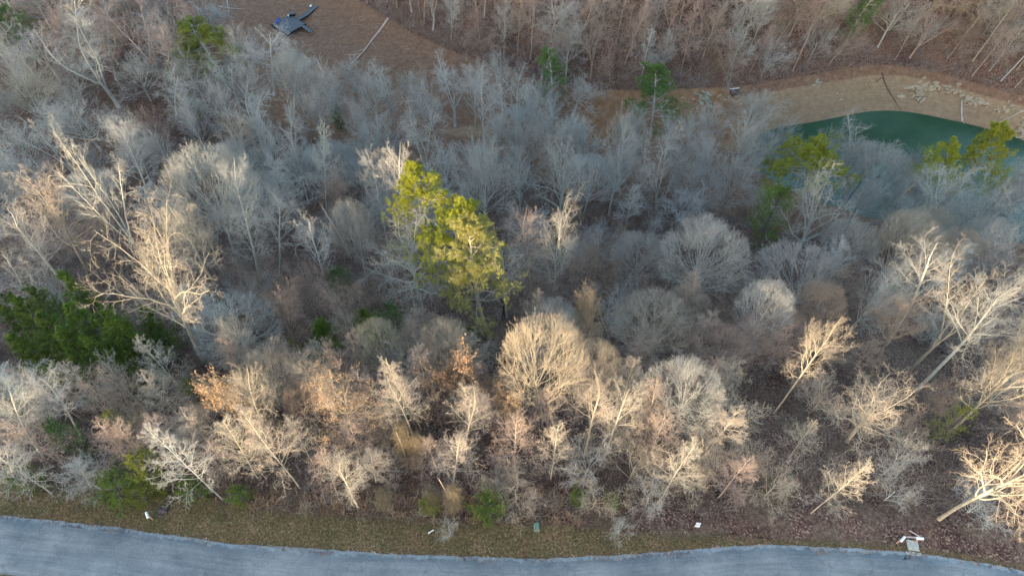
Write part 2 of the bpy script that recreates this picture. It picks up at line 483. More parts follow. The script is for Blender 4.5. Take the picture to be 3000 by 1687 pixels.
# ------------------------------------------------------------------ tree growth
def nrm(v): return v / (np.linalg.norm(v, axis=-1, keepdims=True) + 1e-9)
def grow(P, D, L, n, wig, up, g):
    M = len(P); pts = np.empty((M, n + 1, 3)); pts[:, 0] = P
    d = nrm(D.copy()); drift = g.normal(0, wig * .5, (M, 3))
    for k in range(n):
        d = d + g.normal(0, wig, (M, 3)) + drift
        d[:, 2] += up
        d = nrm(d)
        P = P + d * (L / n)[:, None]
        pts[:, k + 1] = P
    return pts
def sprout(pts, L, R0, R1, K, t0, t1, ang, spr, g, ratio, prof=None, jit=.25, lean=None):
    M, n1, _ = pts.shape; n = n1 - 1
    t = t0 + (t1 - t0) * (np.arange(K)[None] + g.uniform(0, 1, (M, K))) / K
    f = t * n; i = np.minimum(f.astype(int), n - 1); f = f - i
    ar = np.arange(M)[:, None]
    a = pts[ar, i]; b = pts[ar, i + 1]
    P = a + (b - a) * f[..., None]; T = nrm(b - a)
    ref = np.where(np.abs(T[..., 2:3]) > .9, np.array([1., 0, 0]), np.array([0, 0, 1.]))
    u = nrm(np.cross(T, ref)); v = np.cross(T, u)
    az = g.uniform(0, 2 * PI, (M, 1)) + np.arange(K)[None] * 2.39996 + g.normal(0, .4, (M, K))
    an = np.radians(g.normal(ang, spr, (M, K))) if not callable(ang) else np.radians(ang(t) + g.normal(0, spr, (M, K)))
    D = np.cos(an)[..., None] * T + np.sin(an)[..., None] * (np.cos(az)[..., None] * u + np.sin(az)[..., None] * v)
    l = L[:, None] * ratio * (prof(t) if prof else (1.1 - .55 * t)) * g.uniform(1 - jit, 1 + jit, (M, K))
    rp = (R0[:, None] * (1 - t) + R1[:, None] * t)
    return P.reshape(-1, 3), D.reshape(-1, 3), l.ravel(), rp.ravel()

KINDS = {
  # trunk height fraction, limb count etc.
  'broom': dict(H=15, tr=.50, r=.15, K=(34, 8, 6, 4), env=(.63, .34, .30, .10), t0=.40, ang=lambda t: 88 - 70 * t, l1=.98, prof=lambda t: 1.0 - .40 * t, up=(.02, .07, .05, .03), wig=(.05, .06, .06, .09), a=(0, 0, 25, 24, 24), rt=(.44, .50, .52), n=(6, 6, 4, 3, 2)),
  'vase':  dict(H=15, tr=.46, r=.15, K=(20, 8, 7, 4), env=(.64, .38, .36, .40), t0=.40, ang=lambda t: 74 - 60 * t, l1=1.02, prof=lambda t: 1.0 - .22 * t, up=(.02, .07, .05, .03), wig=(.05, .09, .10, .13), a=(0, 0, 32, 30, 30), rt=(.46, .50, .52), n=(6, 6, 4, 3, 2)),
  'oak':   dict(H=21, tr=.52, r=.28, env=(.66, .42, .34, .35), K=(15, 9, 8, 5), t0=.45, ang=lambda t: 78 - 50 * t, l1=.68, prof=lambda t: 1.1 - .15 * t, up=(.0, .06, .03, .0), wig=(.06, .16, .20, .24), a=(0, 0, 44, 46, 44), rt=(.48, .50, .50), n=(7, 8, 5, 3, 2)),
  'tall':  dict(H=24, tr=.84, r=.24, K=(18, 7, 7, 5), t0=.50, ang=lambda t: 62 - 28 * t, l1=.25, prof=lambda t: 1.25 - .75 * np.abs(t - .68) * 2, up=(.0, .08, .05, .02), wig=(.035, .12, .15, .18), a=(0, 0, 40, 40, 40), rt=(.52, .52, .52), n=(9, 6, 4, 3, 2)),
  'twin':  dict(env=(.66, .36, .36, .35), H=22, tr=.30, r=.25, K=(4, 13, 8, 6), t0=.6, ang=lambda t: 24 - 10 * t, l1=1.75, prof=lambda t: 1.0 + 0 * t, up=(.0, .03, .07, .03), wig=(.04, .06, .13, .18), a=(0, 0, 44, 40, 40), rt=(.27, .50, .52), n=(5, 9, 5, 3, 2)),
  'pole':  dict(H=17, tr=.97, r=.085, K=(38, 7, 6, 3), t0=.30, ang=lambda t: 58 - 22 * t, l1=.25, prof=lambda t: np.clip(1.25 - 1.0 * t, .2, 1) , up=(.0, .06, .04, .03), wig=(.03, .08, .12, .15), a=(0, 0, 38, 38, 36), rt=(.44, .50, .55), n=(10, 5, 3, 2, 2)),
  'small': dict(H=9, tr=.30, r=.09, K=(13, 8, 7, 4), t0=.15, ang=lambda t: 55 - 22 * t, l1=1.35, prof=lambda t: 1.0 - .2 * t, up=(.0, .02, .02, .0), wig=(.1, .14, .18, .22), a=(0, 0, 40, 42, 40), rt=(.48, .5, .5), n=(4, 7, 4, 3, 2)),
}
VARIANTS = {}
def make_variant(kind, seed):
    k = KINDS[kind]; g = np.random.default_rng(seed)
    H = k['H']
    T = Tubes(); C = Tubes()
    P = np.zeros((1, 3)); P[0, 2] = -.6
    L = np.array([H * k['tr'] + .6])
    pts = grow(P, np.array([[0, 0, 1.]]), L, k['n'][0], k['wig'][0] * .5, .05, g)
    R0 = np.array([k['r']]); R1 = R0 * (.42 if kind in ('tall', 'pole') else .66)
    n0 = k['n'][0]
    rr = np.linspace(1, 0, n0 + 1)[None] * (R0 - R1)[:, None] + R1[:, None]
    rr[0, 0] *= 1.45
    T.add(pts, rr, 7)
    if kind in ('pole', 'tall'):      # leader thins out to a tip
        tp = grow(pts[:, -1], pts[:, -1] - pts[:, -2], np.array([H * (1.02 - k['tr'])]), 3, .1, .05, g)
        C.add(tp, np.linspace(R1[0], .015, 4)[None], 5)
    lo = 0
    cur = (pts, L, R0, R1)
    levels = []
    for lv in range(1, 5):
        pts, L, R0, R1 = cur
        K = k['K'][lv - 1]
        if lv == 1:
            P, D, l, rp = sprout(pts, L, R0, R1, K, k['t0'], 1.0, k['ang'], 7, g, k['l1'], k['prof'], .16)
            if kind == 'broom':    # limbs fan out towards evenly spread points of the dome
                ez, er, eh, _s = k['env']; jj = (np.arange(K) + .5) / K
                ct = 1 - jj * 1.30 + g.normal(0, .03, K); ct = np.clip(ct, -.4, 1); stt = np.sqrt(1 - ct ** 2); az = np.arange(K) * 2.39996 + g.normal(0, .15, K)
                tgt = np.stack([er * H * stt * np.cos(az), er * H * stt * np.sin(az), ez * H + eh * H * ct], 1)
                tt = np.clip(.98 - .55 * jj + g.normal(0, .05, K), .42, 1) * k['tr'] * H
                i0 = np.searchsorted(pts[0, :, 2], tt).clip(1, n0); P = pts[0, i0 - 1] + (pts[0, i0] - pts[0, i0 - 1]) * ((tt - pts[0, i0 - 1, 2]) / (pts[0, i0, 2] - pts[0, i0 - 1, 2]))[:, None]
                D = nrm(tgt - P); l = np.linalg.norm(tgt - P, axis=1) * g.uniform(.82, 1.0, K); D[:, 2] -= .12; rp = rp[:K]
            rad = np.maximum(rp * (.50 if kind in ('oak', 'twin') else .38), .03)
            if kind == 'twin': rad = rp * .72
        else:
            P, D, l, rp = sprout(pts, L, R0, R1, K, (.24 if kind == 'broom' else .16) if lv > 2 else (.50 if kind == 'broom' else .38 if kind == 'twin' else .22), 1.0, k['a'][lv], 10, g, k['rt'][lv - 2], None, .3)
            rad = rp * .62
        if kind == 'broom':
            rad = rad * {1: .8, 2: .7, 3: .8, 4: .85}[lv]
            if lv > 1:      # shoots run out to the skin of the dome and stop there
                ez, er, eh, _s = k['env']; iv = 1 / np.array([er * H, er * H, eh * H])
                pp = (P - np.array([0, 0, ez * H])) * iv; dd = nrm(D + np.array([0, 0, .10])) * iv
                A_ = (dd ** 2).sum(1); B_ = (pp * dd).sum(1); C_ = (pp ** 2).sum(1) - 1
                dist = (-B_ + np.sqrt(np.maximum(B_ ** 2 - A_ * C_, 0))) / A_
                dist = np.where(C_ > 0, .25, dist)
                azp = np.arctan2(P[:, 1], P[:, 0]); zp = P[:, 2] / H * 9
                lump = 1 + .13 * np.sin(azp * 3 + seed) * np.cos(zp) + .10 * np.sin(azp * 7 + seed * 2 + zp)
                dist = dist * lump * np.where(g.random(len(l)) < .12, 1.22, 1.0)
                l = np.minimum(l * {2: 1.9, 3: 1.5, 4: 1.2}[lv], dist * g.uniform(.70, 1.10, len(l)) + .10)
        lim = {1: .026, 2: .016, 3: .0105, 4: .0070}[lv]
        cap = {1: .14, 2: .045, 3: .019, 4: .0095}[lv]
        rad = np.clip(rad, lim, cap)
        n = k['n'][lv]
        p = grow(P, D, l, n, k['wig'][min(lv, 3)], k['up'][min(lv, 3)], g)
        if 'env' in k and kind != 'broom':
            ez, er, eh, sl_ = k['env']; q = (p - np.array([0, 0, ez * H])) / np.array([er * H, er * H, eh * H])
            rq = np.linalg.norm(q, axis=2, keepdims=True); rn = np.where(rq > 1, 1 + sl_ * np.tanh((rq - 1) / sl_), rq)
            p = q / (rq + 1e-9) * rn * np.array([er * H, er * H, eh * H]) + np.array([0, 0, ez * H])
        r1 = rad * {1: .20, 2: .30, 3: .5, 4: .4}[lv]
        rr = rad[:, None] + (r1 - rad)[:, None] * np.linspace(0, 1, n + 1)[None]
        tip0 = {1: 0, 2: .15, 3: .5, 4: .8}[lv]; tip1 = {1: .3, 2: .55, 3: .85, 4: 1}[lv]
        tp = np.repeat(np.linspace(tip0, tip1, n + 1)[None], len(P), 0)
        C.add(p, rr, {1: 5, 2: 3, 3: 3, 4: 3}[lv], tp)
        cur = (p, l, rad, r1)
        levels.append(p)
    allp = levels[-1].reshape(-1, 3)
    top = np.percentile(allp[:, 2], 99.5)
    cr = np.percentile(np.hypot(allp[:, 0], allp[:, 1]), 88)
    cz = np.median(allp[:, 2])
    tips = levels[-1][:, -1]
    v = dict(trunk=T.mesh('trunk', M_BARK), crown=C.mesh('crown', M_BARK), H=top, R=cr, cz=cz, tips=tips)
    return v

def leaf_mesh(tips, frac, size, mat, g, per=3, name='leaf_cluster'):
    t = tips[g.random(len(tips)) < frac]
    t = np.repeat(t, per, 0) + g.normal(0, .12, (len(t) * per, 3))
    return scatter_faces(t, size, mat, g, name)
def scatter_faces(t, size, mat, g, name, flat=0.0, elong=1.6):
    """small bent leaves: two triangles hinged along the midrib"""
    M = len(t)
    a = nrm(g.normal(0, 1, (M, 3)) * np.array([1, 1, 1 - flat]))
    b = nrm(np.cross(a, g.normal(0, 1, (M, 3)) + np.array([0, 0, flat * 3])))
    nn = np.cross(a, b)
    s = size * g.uniform(.6, 1.3, (M, 1))
    v0 = t - a * s * elong * .5; v1 = t + a * s * elong * .5
    v2 = t + b * s * .5 + nn * s * .15; v3 = t - b * s * .5 + nn * s * .15
    V = np.stack([v0, v2, v1, v3], 1).reshape(-1, 3)
    j = np.arange(M) * 4
    return mesh_np(name, V, [np.stack([j, j + 1, j + 2], 1), np.stack([j, j + 2, j + 3], 1)], mat)

for kd, seeds in (('broom', (1, 2, 3)), ('vase', (61, 62)), ('oak', (11, 12, 13)), ('tall', (21, 22, 23)), ('twin', (31, 32)), ('pole', (41, 42, 43)), ('small', (51, 52, 53))):
    VARIANTS[kd] = [make_variant(kd, s) for s in seeds]
g_ = np.random.default_rng(99)
for kd, src in (('leafy', ('oak', 'small', 'vase')),):
    VARIANTS[kd] = []
    for s in src:
        v = dict(VARIANTS[s][1]); v['leaves'] = leaf_mesh(v['tips'], .32, .12, M_LEAF, g_, 3, 'leaf_cluster')
        VARIANTS[kd].append(v)

# ---------------- conifers
def needle_tufts(cent, dirs, g, rad=.34, per=18, w=.024):
    M = len(cent)
    c = np.repeat(cent, per, 0); d = np.repeat(dirs, per, 0)
    v = nrm(nrm(g.normal(0, 1, c.shape)) + d * .75)
    L = rad * g.uniform(.7, 1.2, (len(c), 1))
    s = nrm(np.cross(v, g.normal(0, 1, c.shape))) * w
    V = np.stack([c - s + v * L * .1, c + s + v * L * .1, c + v * L], 1).reshape(-1, 3)
    j = np.arange(len(c)) * 3
    return V, np.stack([j, j + 1, j + 2], 1)
def make_pine(seed, mat, H=24, t0=.52, limbs=34, lr=.19, tw=5, rad=.36, per=17, droop=0.0):
    g = np.random.default_rng(seed)
    T = Tubes(); C = Tubes()
    pts = grow(np.array([[0, 0, -.6]]), np.array([[0, 0, 1.]]), np.array([H + .6]), 10, .02, .05, g)
    R0 = np.array([.24]); R1 = np.array([.03])
    T.add(pts, np.linspace(.26, .04, 11)[None], 7)
    P, D, l, rp = sprout(pts, np.array([H]), R0, R1, limbs, t0, .99, lambda t: 84 - 38 * (t - t0) / (1 - t0), 9, g, lr, lambda t: np.clip(1.15 - .85 * ((t - t0) / (1 - t0)) ** 1.6, .2, 2), .35)
    p = grow(P, D, l, 6, .11, .07 - droop, g)
    C.add(p, np.linspace(.065, .018, 7)[None].repeat(len(p), 0), 4, np.full((len(p), 7), .2))
    P2, D2, l2, _ = sprout(p, l, np.full(len(p), .05), np.full(len(p), .02), 8, .30, 1, 46, 10, g, .42)
    p2 = grow(P2, D2, l2, 3, .14, .10, g)
    C.add(p2, np.linspace(.022, .010, 4)[None].repeat(len(p2), 0), 3, np.full((len(p2), 4), .4))
    P3, D3, l3, _ = sprout(p2, l2, np.full(len(p2), .02), np.full(len(p2), .01), tw, .25, 1, 40, 12, g, .5)
    ends = P3 + nrm(D3) * l3[:, None] * .6
    dirs = nrm(nrm(D3) + np.array([0, 0, .8]))
    V, F = needle_tufts(ends, dirs, g, rad, per)
    return dict(trunk=T.mesh('trunk', M_BARK), crown=C.mesh('limb_crown', M_BARK), H=H, R=np.percentile(np.hypot(ends[:, 0], ends[:, 1]), 86), cz=np.median(ends[:, 2]), foliage=mesh_np('needles', V, [F], mat))
VARIANTS['pine_y'] = [make_pine(3, M_PINE_Y, 24, .5, 40, .20, 5, .40, 30), make_pine(4, M_PINE_Y, 23, .50, 34, .19, 5, .40, 30)]
VARIANTS['pine_o'] = [make_pine(9, M_OLIVE, 17, .35, 40, .20, 5, .42, 18)]
VARIANTS['pine_p'] = [make_pine(5, M_PINE_P, 20, .38, 50, .21, 6, .30, 20)]
VARIANTS['pine_g'] = [make_pine(6, M_PINE_G, 20, .30, 40, .19, 5, .40, 22), make_pine(8, M_PINE_G, 20, .3, 38, .17, 5, .4, 16)]
def make_cedar(seed, mat, H=10, limbs=90, width=.30, t0=.06, fs=.22, round_=False, per=26):
    g = np.random.default_rng(seed)
    T = Tubes(); C = Tubes()
    pts = grow(np.array([[0, 0, -.4]]), np.array([[0, 0, 1.]]), np.array([H + .4]), 8, .02, .05, g)
    T.add(pts, np.linspace(.16, .02, 9)[None], 6)
    if round_: prof = lambda t: np.sqrt(np.clip(1 - (2 * t - .95) ** 2, .06, 1)) * 1.0
    else: prof = lambda t: np.clip(1.12 - 1.0 * t, .10, 1) * (.75 + .25 * np.sin(t * 37))
    P, D, l, rp = sprout(pts, np.array([H]), np.array([.1]), np.array([.02]), limbs, t0, .99, lambda t: 82 - 38 * t, 9, g, width, prof, .28)
    p = grow(P, D, l, 5, .08, .05, g)
    C.add(p, np.linspace(.04, .012, 6)[None].repeat(len(p), 0), 3, np.full((len(p), 6), .2))
    # feathery side sprays: rows of short pointed blades along shoots
    P2, D2, l2, _ = sprout(p, l, np.full(len(p), .03), np.full(len(p), .01), 7, .25, 1, 42, 10, g, .38)
    M = len(P2); tt = g.uniform(0.05, 1.1, (M, per))
    d2 = nrm(D2)
    c = (P2[:, None] + d2[:, None] * (l2[:, None] * tt)[..., None]).reshape(-1, 3)
    dd = np.repeat(d2, per, 0)
    v = nrm(dd + g.normal(0, .65, dd.shape) + np.array([0, 0, .15]))
    Lb = fs * g.uniform(.6, 1.3, (len(c), 1)); s = nrm(np.cross(v, g.normal(0, 1, c.shape))) * fs * .16
    V = np.stack([c - s, c + s, c + v * Lb], 1).reshape(-1, 3); j = np.arange(len(c)) * 3
    return dict(trunk=T.mesh('trunk', M_BARK), crown=C.mesh('limb_crown', M_BARK), H=H, R=np.percentile(np.hypot(c[:, 0], c[:, 1]), 92), cz=np.median(c[:, 2]), foliage=mesh_np('foliage', V, [np.stack([j, j + 1, j + 2], 1)], mat))
VARIANTS['cedar'] = [make_cedar(1, M_CEDAR), make_cedar(2, M_CEDAR, 10, 80, .34)]
VARIANTS['holly'] = [make_cedar(7, M_CEDAR, 7, 70, .36, .06, .16, True)]
VARIANTS['olive'] = [make_cedar(3, M_OLIVE, 6, 54, .36, .05, .2, True, 18), make_cedar(5, M_OLIVE, 7, 44, .30, .1, .18, True, 12)]
VARIANTS['green'] = [make_cedar(4, M_GREEN, 7, 50, .34, .1, .2, True, 16)]
VARIANTS['dark'] = [make_cedar(6, M_CEDAR, 4, 50, .45, .03, .18, True, 20)]
# vine draped snag
def make_vine(seed):
    g = np.random.default_rng(seed); T = Tubes(); C = Tubes(); H = 8.5
    pts = grow(np.array([[0, 0, -.4]]), np.array([[0, 0, 1.]]), np.array([H]), 8, .03, .05, g)
    T.add(pts, np.linspace(.15, .06, 9)[None], 6)
    M = 1300
    t = g.uniform(.05, 1, M) ** .8; z = t * H
    rad = .95 * (.55 + .6 * np.sin(t * PI * .9)) * np.sqrt(g.random(M)) * (.8 + .3 * np.sin(t * 19))
    az = g.uniform(0, 2 * PI, M)
    rad = rad * .75
    P = np.stack([rad * np.cos(az), rad * np.sin(az), z], 1)
    D = np.stack([np.cos(az) * .4, np.sin(az) * .4, np.full(M, .3)], 1) + g.normal(0, .5, (M, 3))
    p = grow(P, D, g.uniform(.5, 1.3, M), 4, .25, -.35, g)
    C.add(p, np.linspace(.013, .006, 5)[None].repeat(M, 0), 3)
    me = C.mesh('vine_tangle', M_VINE)
    return dict(trunk=T.mesh('trunk', M_BARK), crown=me, H=H, R=1.0, cz=H * .5, crown_name='vine_tangle')
VARIANTS['vine'] = [make_vine(5), make_vine(6)]

NAMES = dict(vase='vase_shaped_tree', broom='rounded_bare_tree', oak='spreading_bare_tree', tall='tall_bare_tree', twin='forked_bare_tree', pole='slender_bare_tree', small='understorey_tree', leafy='orange_leaved_tree',
             pine_y='pine_tree', pine_o='pine_tree', pine_p='pine_tree', pine_g='pine_tree', cedar='cedar_tree', holly='holly_tree', olive='evergreen_shrub', green='evergreen_shrub', dark='evergreen_shrub', vine='vine_covered_tree')
WORDS = dict(vase='vase shaped tree', broom='domed bare tree', oak='wide limbed tree', tall='tall bare tree', twin='forked bare tree', pole='slender bare tree', small='low bare tree', leafy='orange leaved tree',
             pine_y='yellow green pine', pine_o='olive pine', pine_p='pale yellow needled evergreen', pine_g='green pine', cedar='dark green cedar', holly='dense dark evergreen', olive='olive green evergreen shrub', green='bright green evergreen sapling', dark='dark green bush', vine='vine covered tree')
GROUPS = dict(vase='bare winter trees', broom='bare winter trees', oak='bare winter trees', tall='bare winter trees', twin='bare winter trees', pole='bare winter trees', small='bare understorey trees', leafy='trees with dry orange leaves',
              pine_y='pines', pine_o='pines', pine_p='pines', pine_g='pines', cedar='cedars in the woods', holly='cedars in the woods', olive='evergreen shrubs', green='evergreen shrubs', dark='evergreen shrubs', vine='vine covered trees')
TONES = dict(pale=(.51, .50, .45, .25), grey=(.47, .47, .44, .10), blue=(.46, .48, .46, .0), tan=(.46, .40, .31, .45), red=(.38, .30, .26, 1.0), green=(.37, .39, .30, .15), dark=(.16, .15, .14, .2), brown=(.35, .28, .235, .8))
TONEW = dict(pale='pale barked', grey='grey', blue='cool grey', tan='tan', red='reddish twigged', green='greenish grey', dark='dark barked', brown='brown twigged')
PLACED = []
def tree(kind, x, y, z, h, rad, tone='grey', lean=None, label=None, vi=None):
    vs = VARIANTS[kind]; v = vs[(rnd.randrange(len(vs)) if vi is None else vi % len(vs))]
    o = bpy.data.objects.new(NAMES[kind], None); COL.objects.link(o)
    o.empty_display_size = .5
    o.location = (x, y, z)
    rz = rnd.uniform(0, 2 * PI)
    qz = Quaternion((0, 0, 1), rz)
    if lean is None: lean = (rnd.gauss(0, .03), rnd.gauss(0, .03))
    q = Quaternion((0, 1, 0), lean[0]) @ Quaternion((1, 0, 0), -lean[1]) @ qz
    o.rotation_mode = 'QUATERNION'; o.rotation_quaternion = q
    s = rad / v['R']
    o.scale = (s, s, h / v['H'])
    o['category'] = 'shrub' if 'shrub' in NAMES[kind] else 'tree'
    o['group'] = GROUPS[kind]
    if kind in ('cedar', 'holly', 'olive', 'green', 'dark'): tone = 'dark'
    c = list(TONES[tone]); j = rnd.uniform(.85, 1.12)
    c = [c[0] * j * rnd.uniform(.97, 1.03), c[1] * j, c[2] * j * rnd.uniform(.96, 1.04), min(1, max(0, c[3] + rnd.uniform(-.1, .25)))]
    for part, nm in (('trunk', 'trunk'), ('crown', v.get('crown_name', 'crown')), ('leaves', 'leaf_cluster'), ('foliage', 'foliage')):
        if part in v:
            p = put(nm, v[part], o); p.color = c
    px, py, dep = project(x, y, z + h * .7)
    PLACED.append(dict(o=o, kind=kind, tone=tone, label=label, px=px / VS, py=py / VS, x=x, y=y, rad=rad, h=h))
    return o
def tree_px(kind, cx, cy, rp, base=None, h=None, tone='grey', label=None, vi=None, frac=None):
    if kind.startswith('pine'): rp = rp * 1.15
    """cx, cy, rp: crown centre and radius in the 2576 px survey view; base: trunk foot if it shows"""
    cx, cy, rp = cx * VS, cy * VS, rp * VS
    v = VARIANTS[kind][0 if vi is None else vi % len(VARIANTS[kind])]
    fr = frac or v['cz'] / v['H']
    if base:
        bx, by, bz = ground_at(base[0] * VS, base[1] * VS)
        # height whose crown centre comes closest to the surveyed one
        hs = np.linspace(4, 32, 113)
        X, Y, _ = project(bx, by, bz + hs * fr)
        hh = float(hs[np.argmin((X - cx) ** 2 + (Y - cy) ** 2)])
        if h: hh = h
        X, Y, dep = project(bx, by, bz + hh * fr)
        mpp = dep / FPX
        lx = (cx - X) * mpp / (hh * fr)
        lx = max(-.30, min(.30, lx))
        rad = rp * mpp * 1.05
        return tree(kind, bx, by, bz, hh, rad, tone, (lx, rnd.gauss(0, .02)), label, vi)
    h = h or {'vase': 14, 'broom': 15, 'oak': 19, 'tall': 22, 'twin': 19, 'pole': 15, 'small': 7, 'leafy': 13, 'pine_y': 23, 'pine_p': 19, 'pine_g': 20, 'cedar': 10, 'holly': 7, 'olive': 6, 'green': 7, 'dark': 3, 'vine': 8}[kind]
    bx, by, bz = ground_at(cx, cy, h * fr)
    _, _, dep = project(bx, by, bz + h * fr)
    return tree(kind, bx, by, bz, h, rp * dep / FPX * 1.05, tone, None, label, vi)

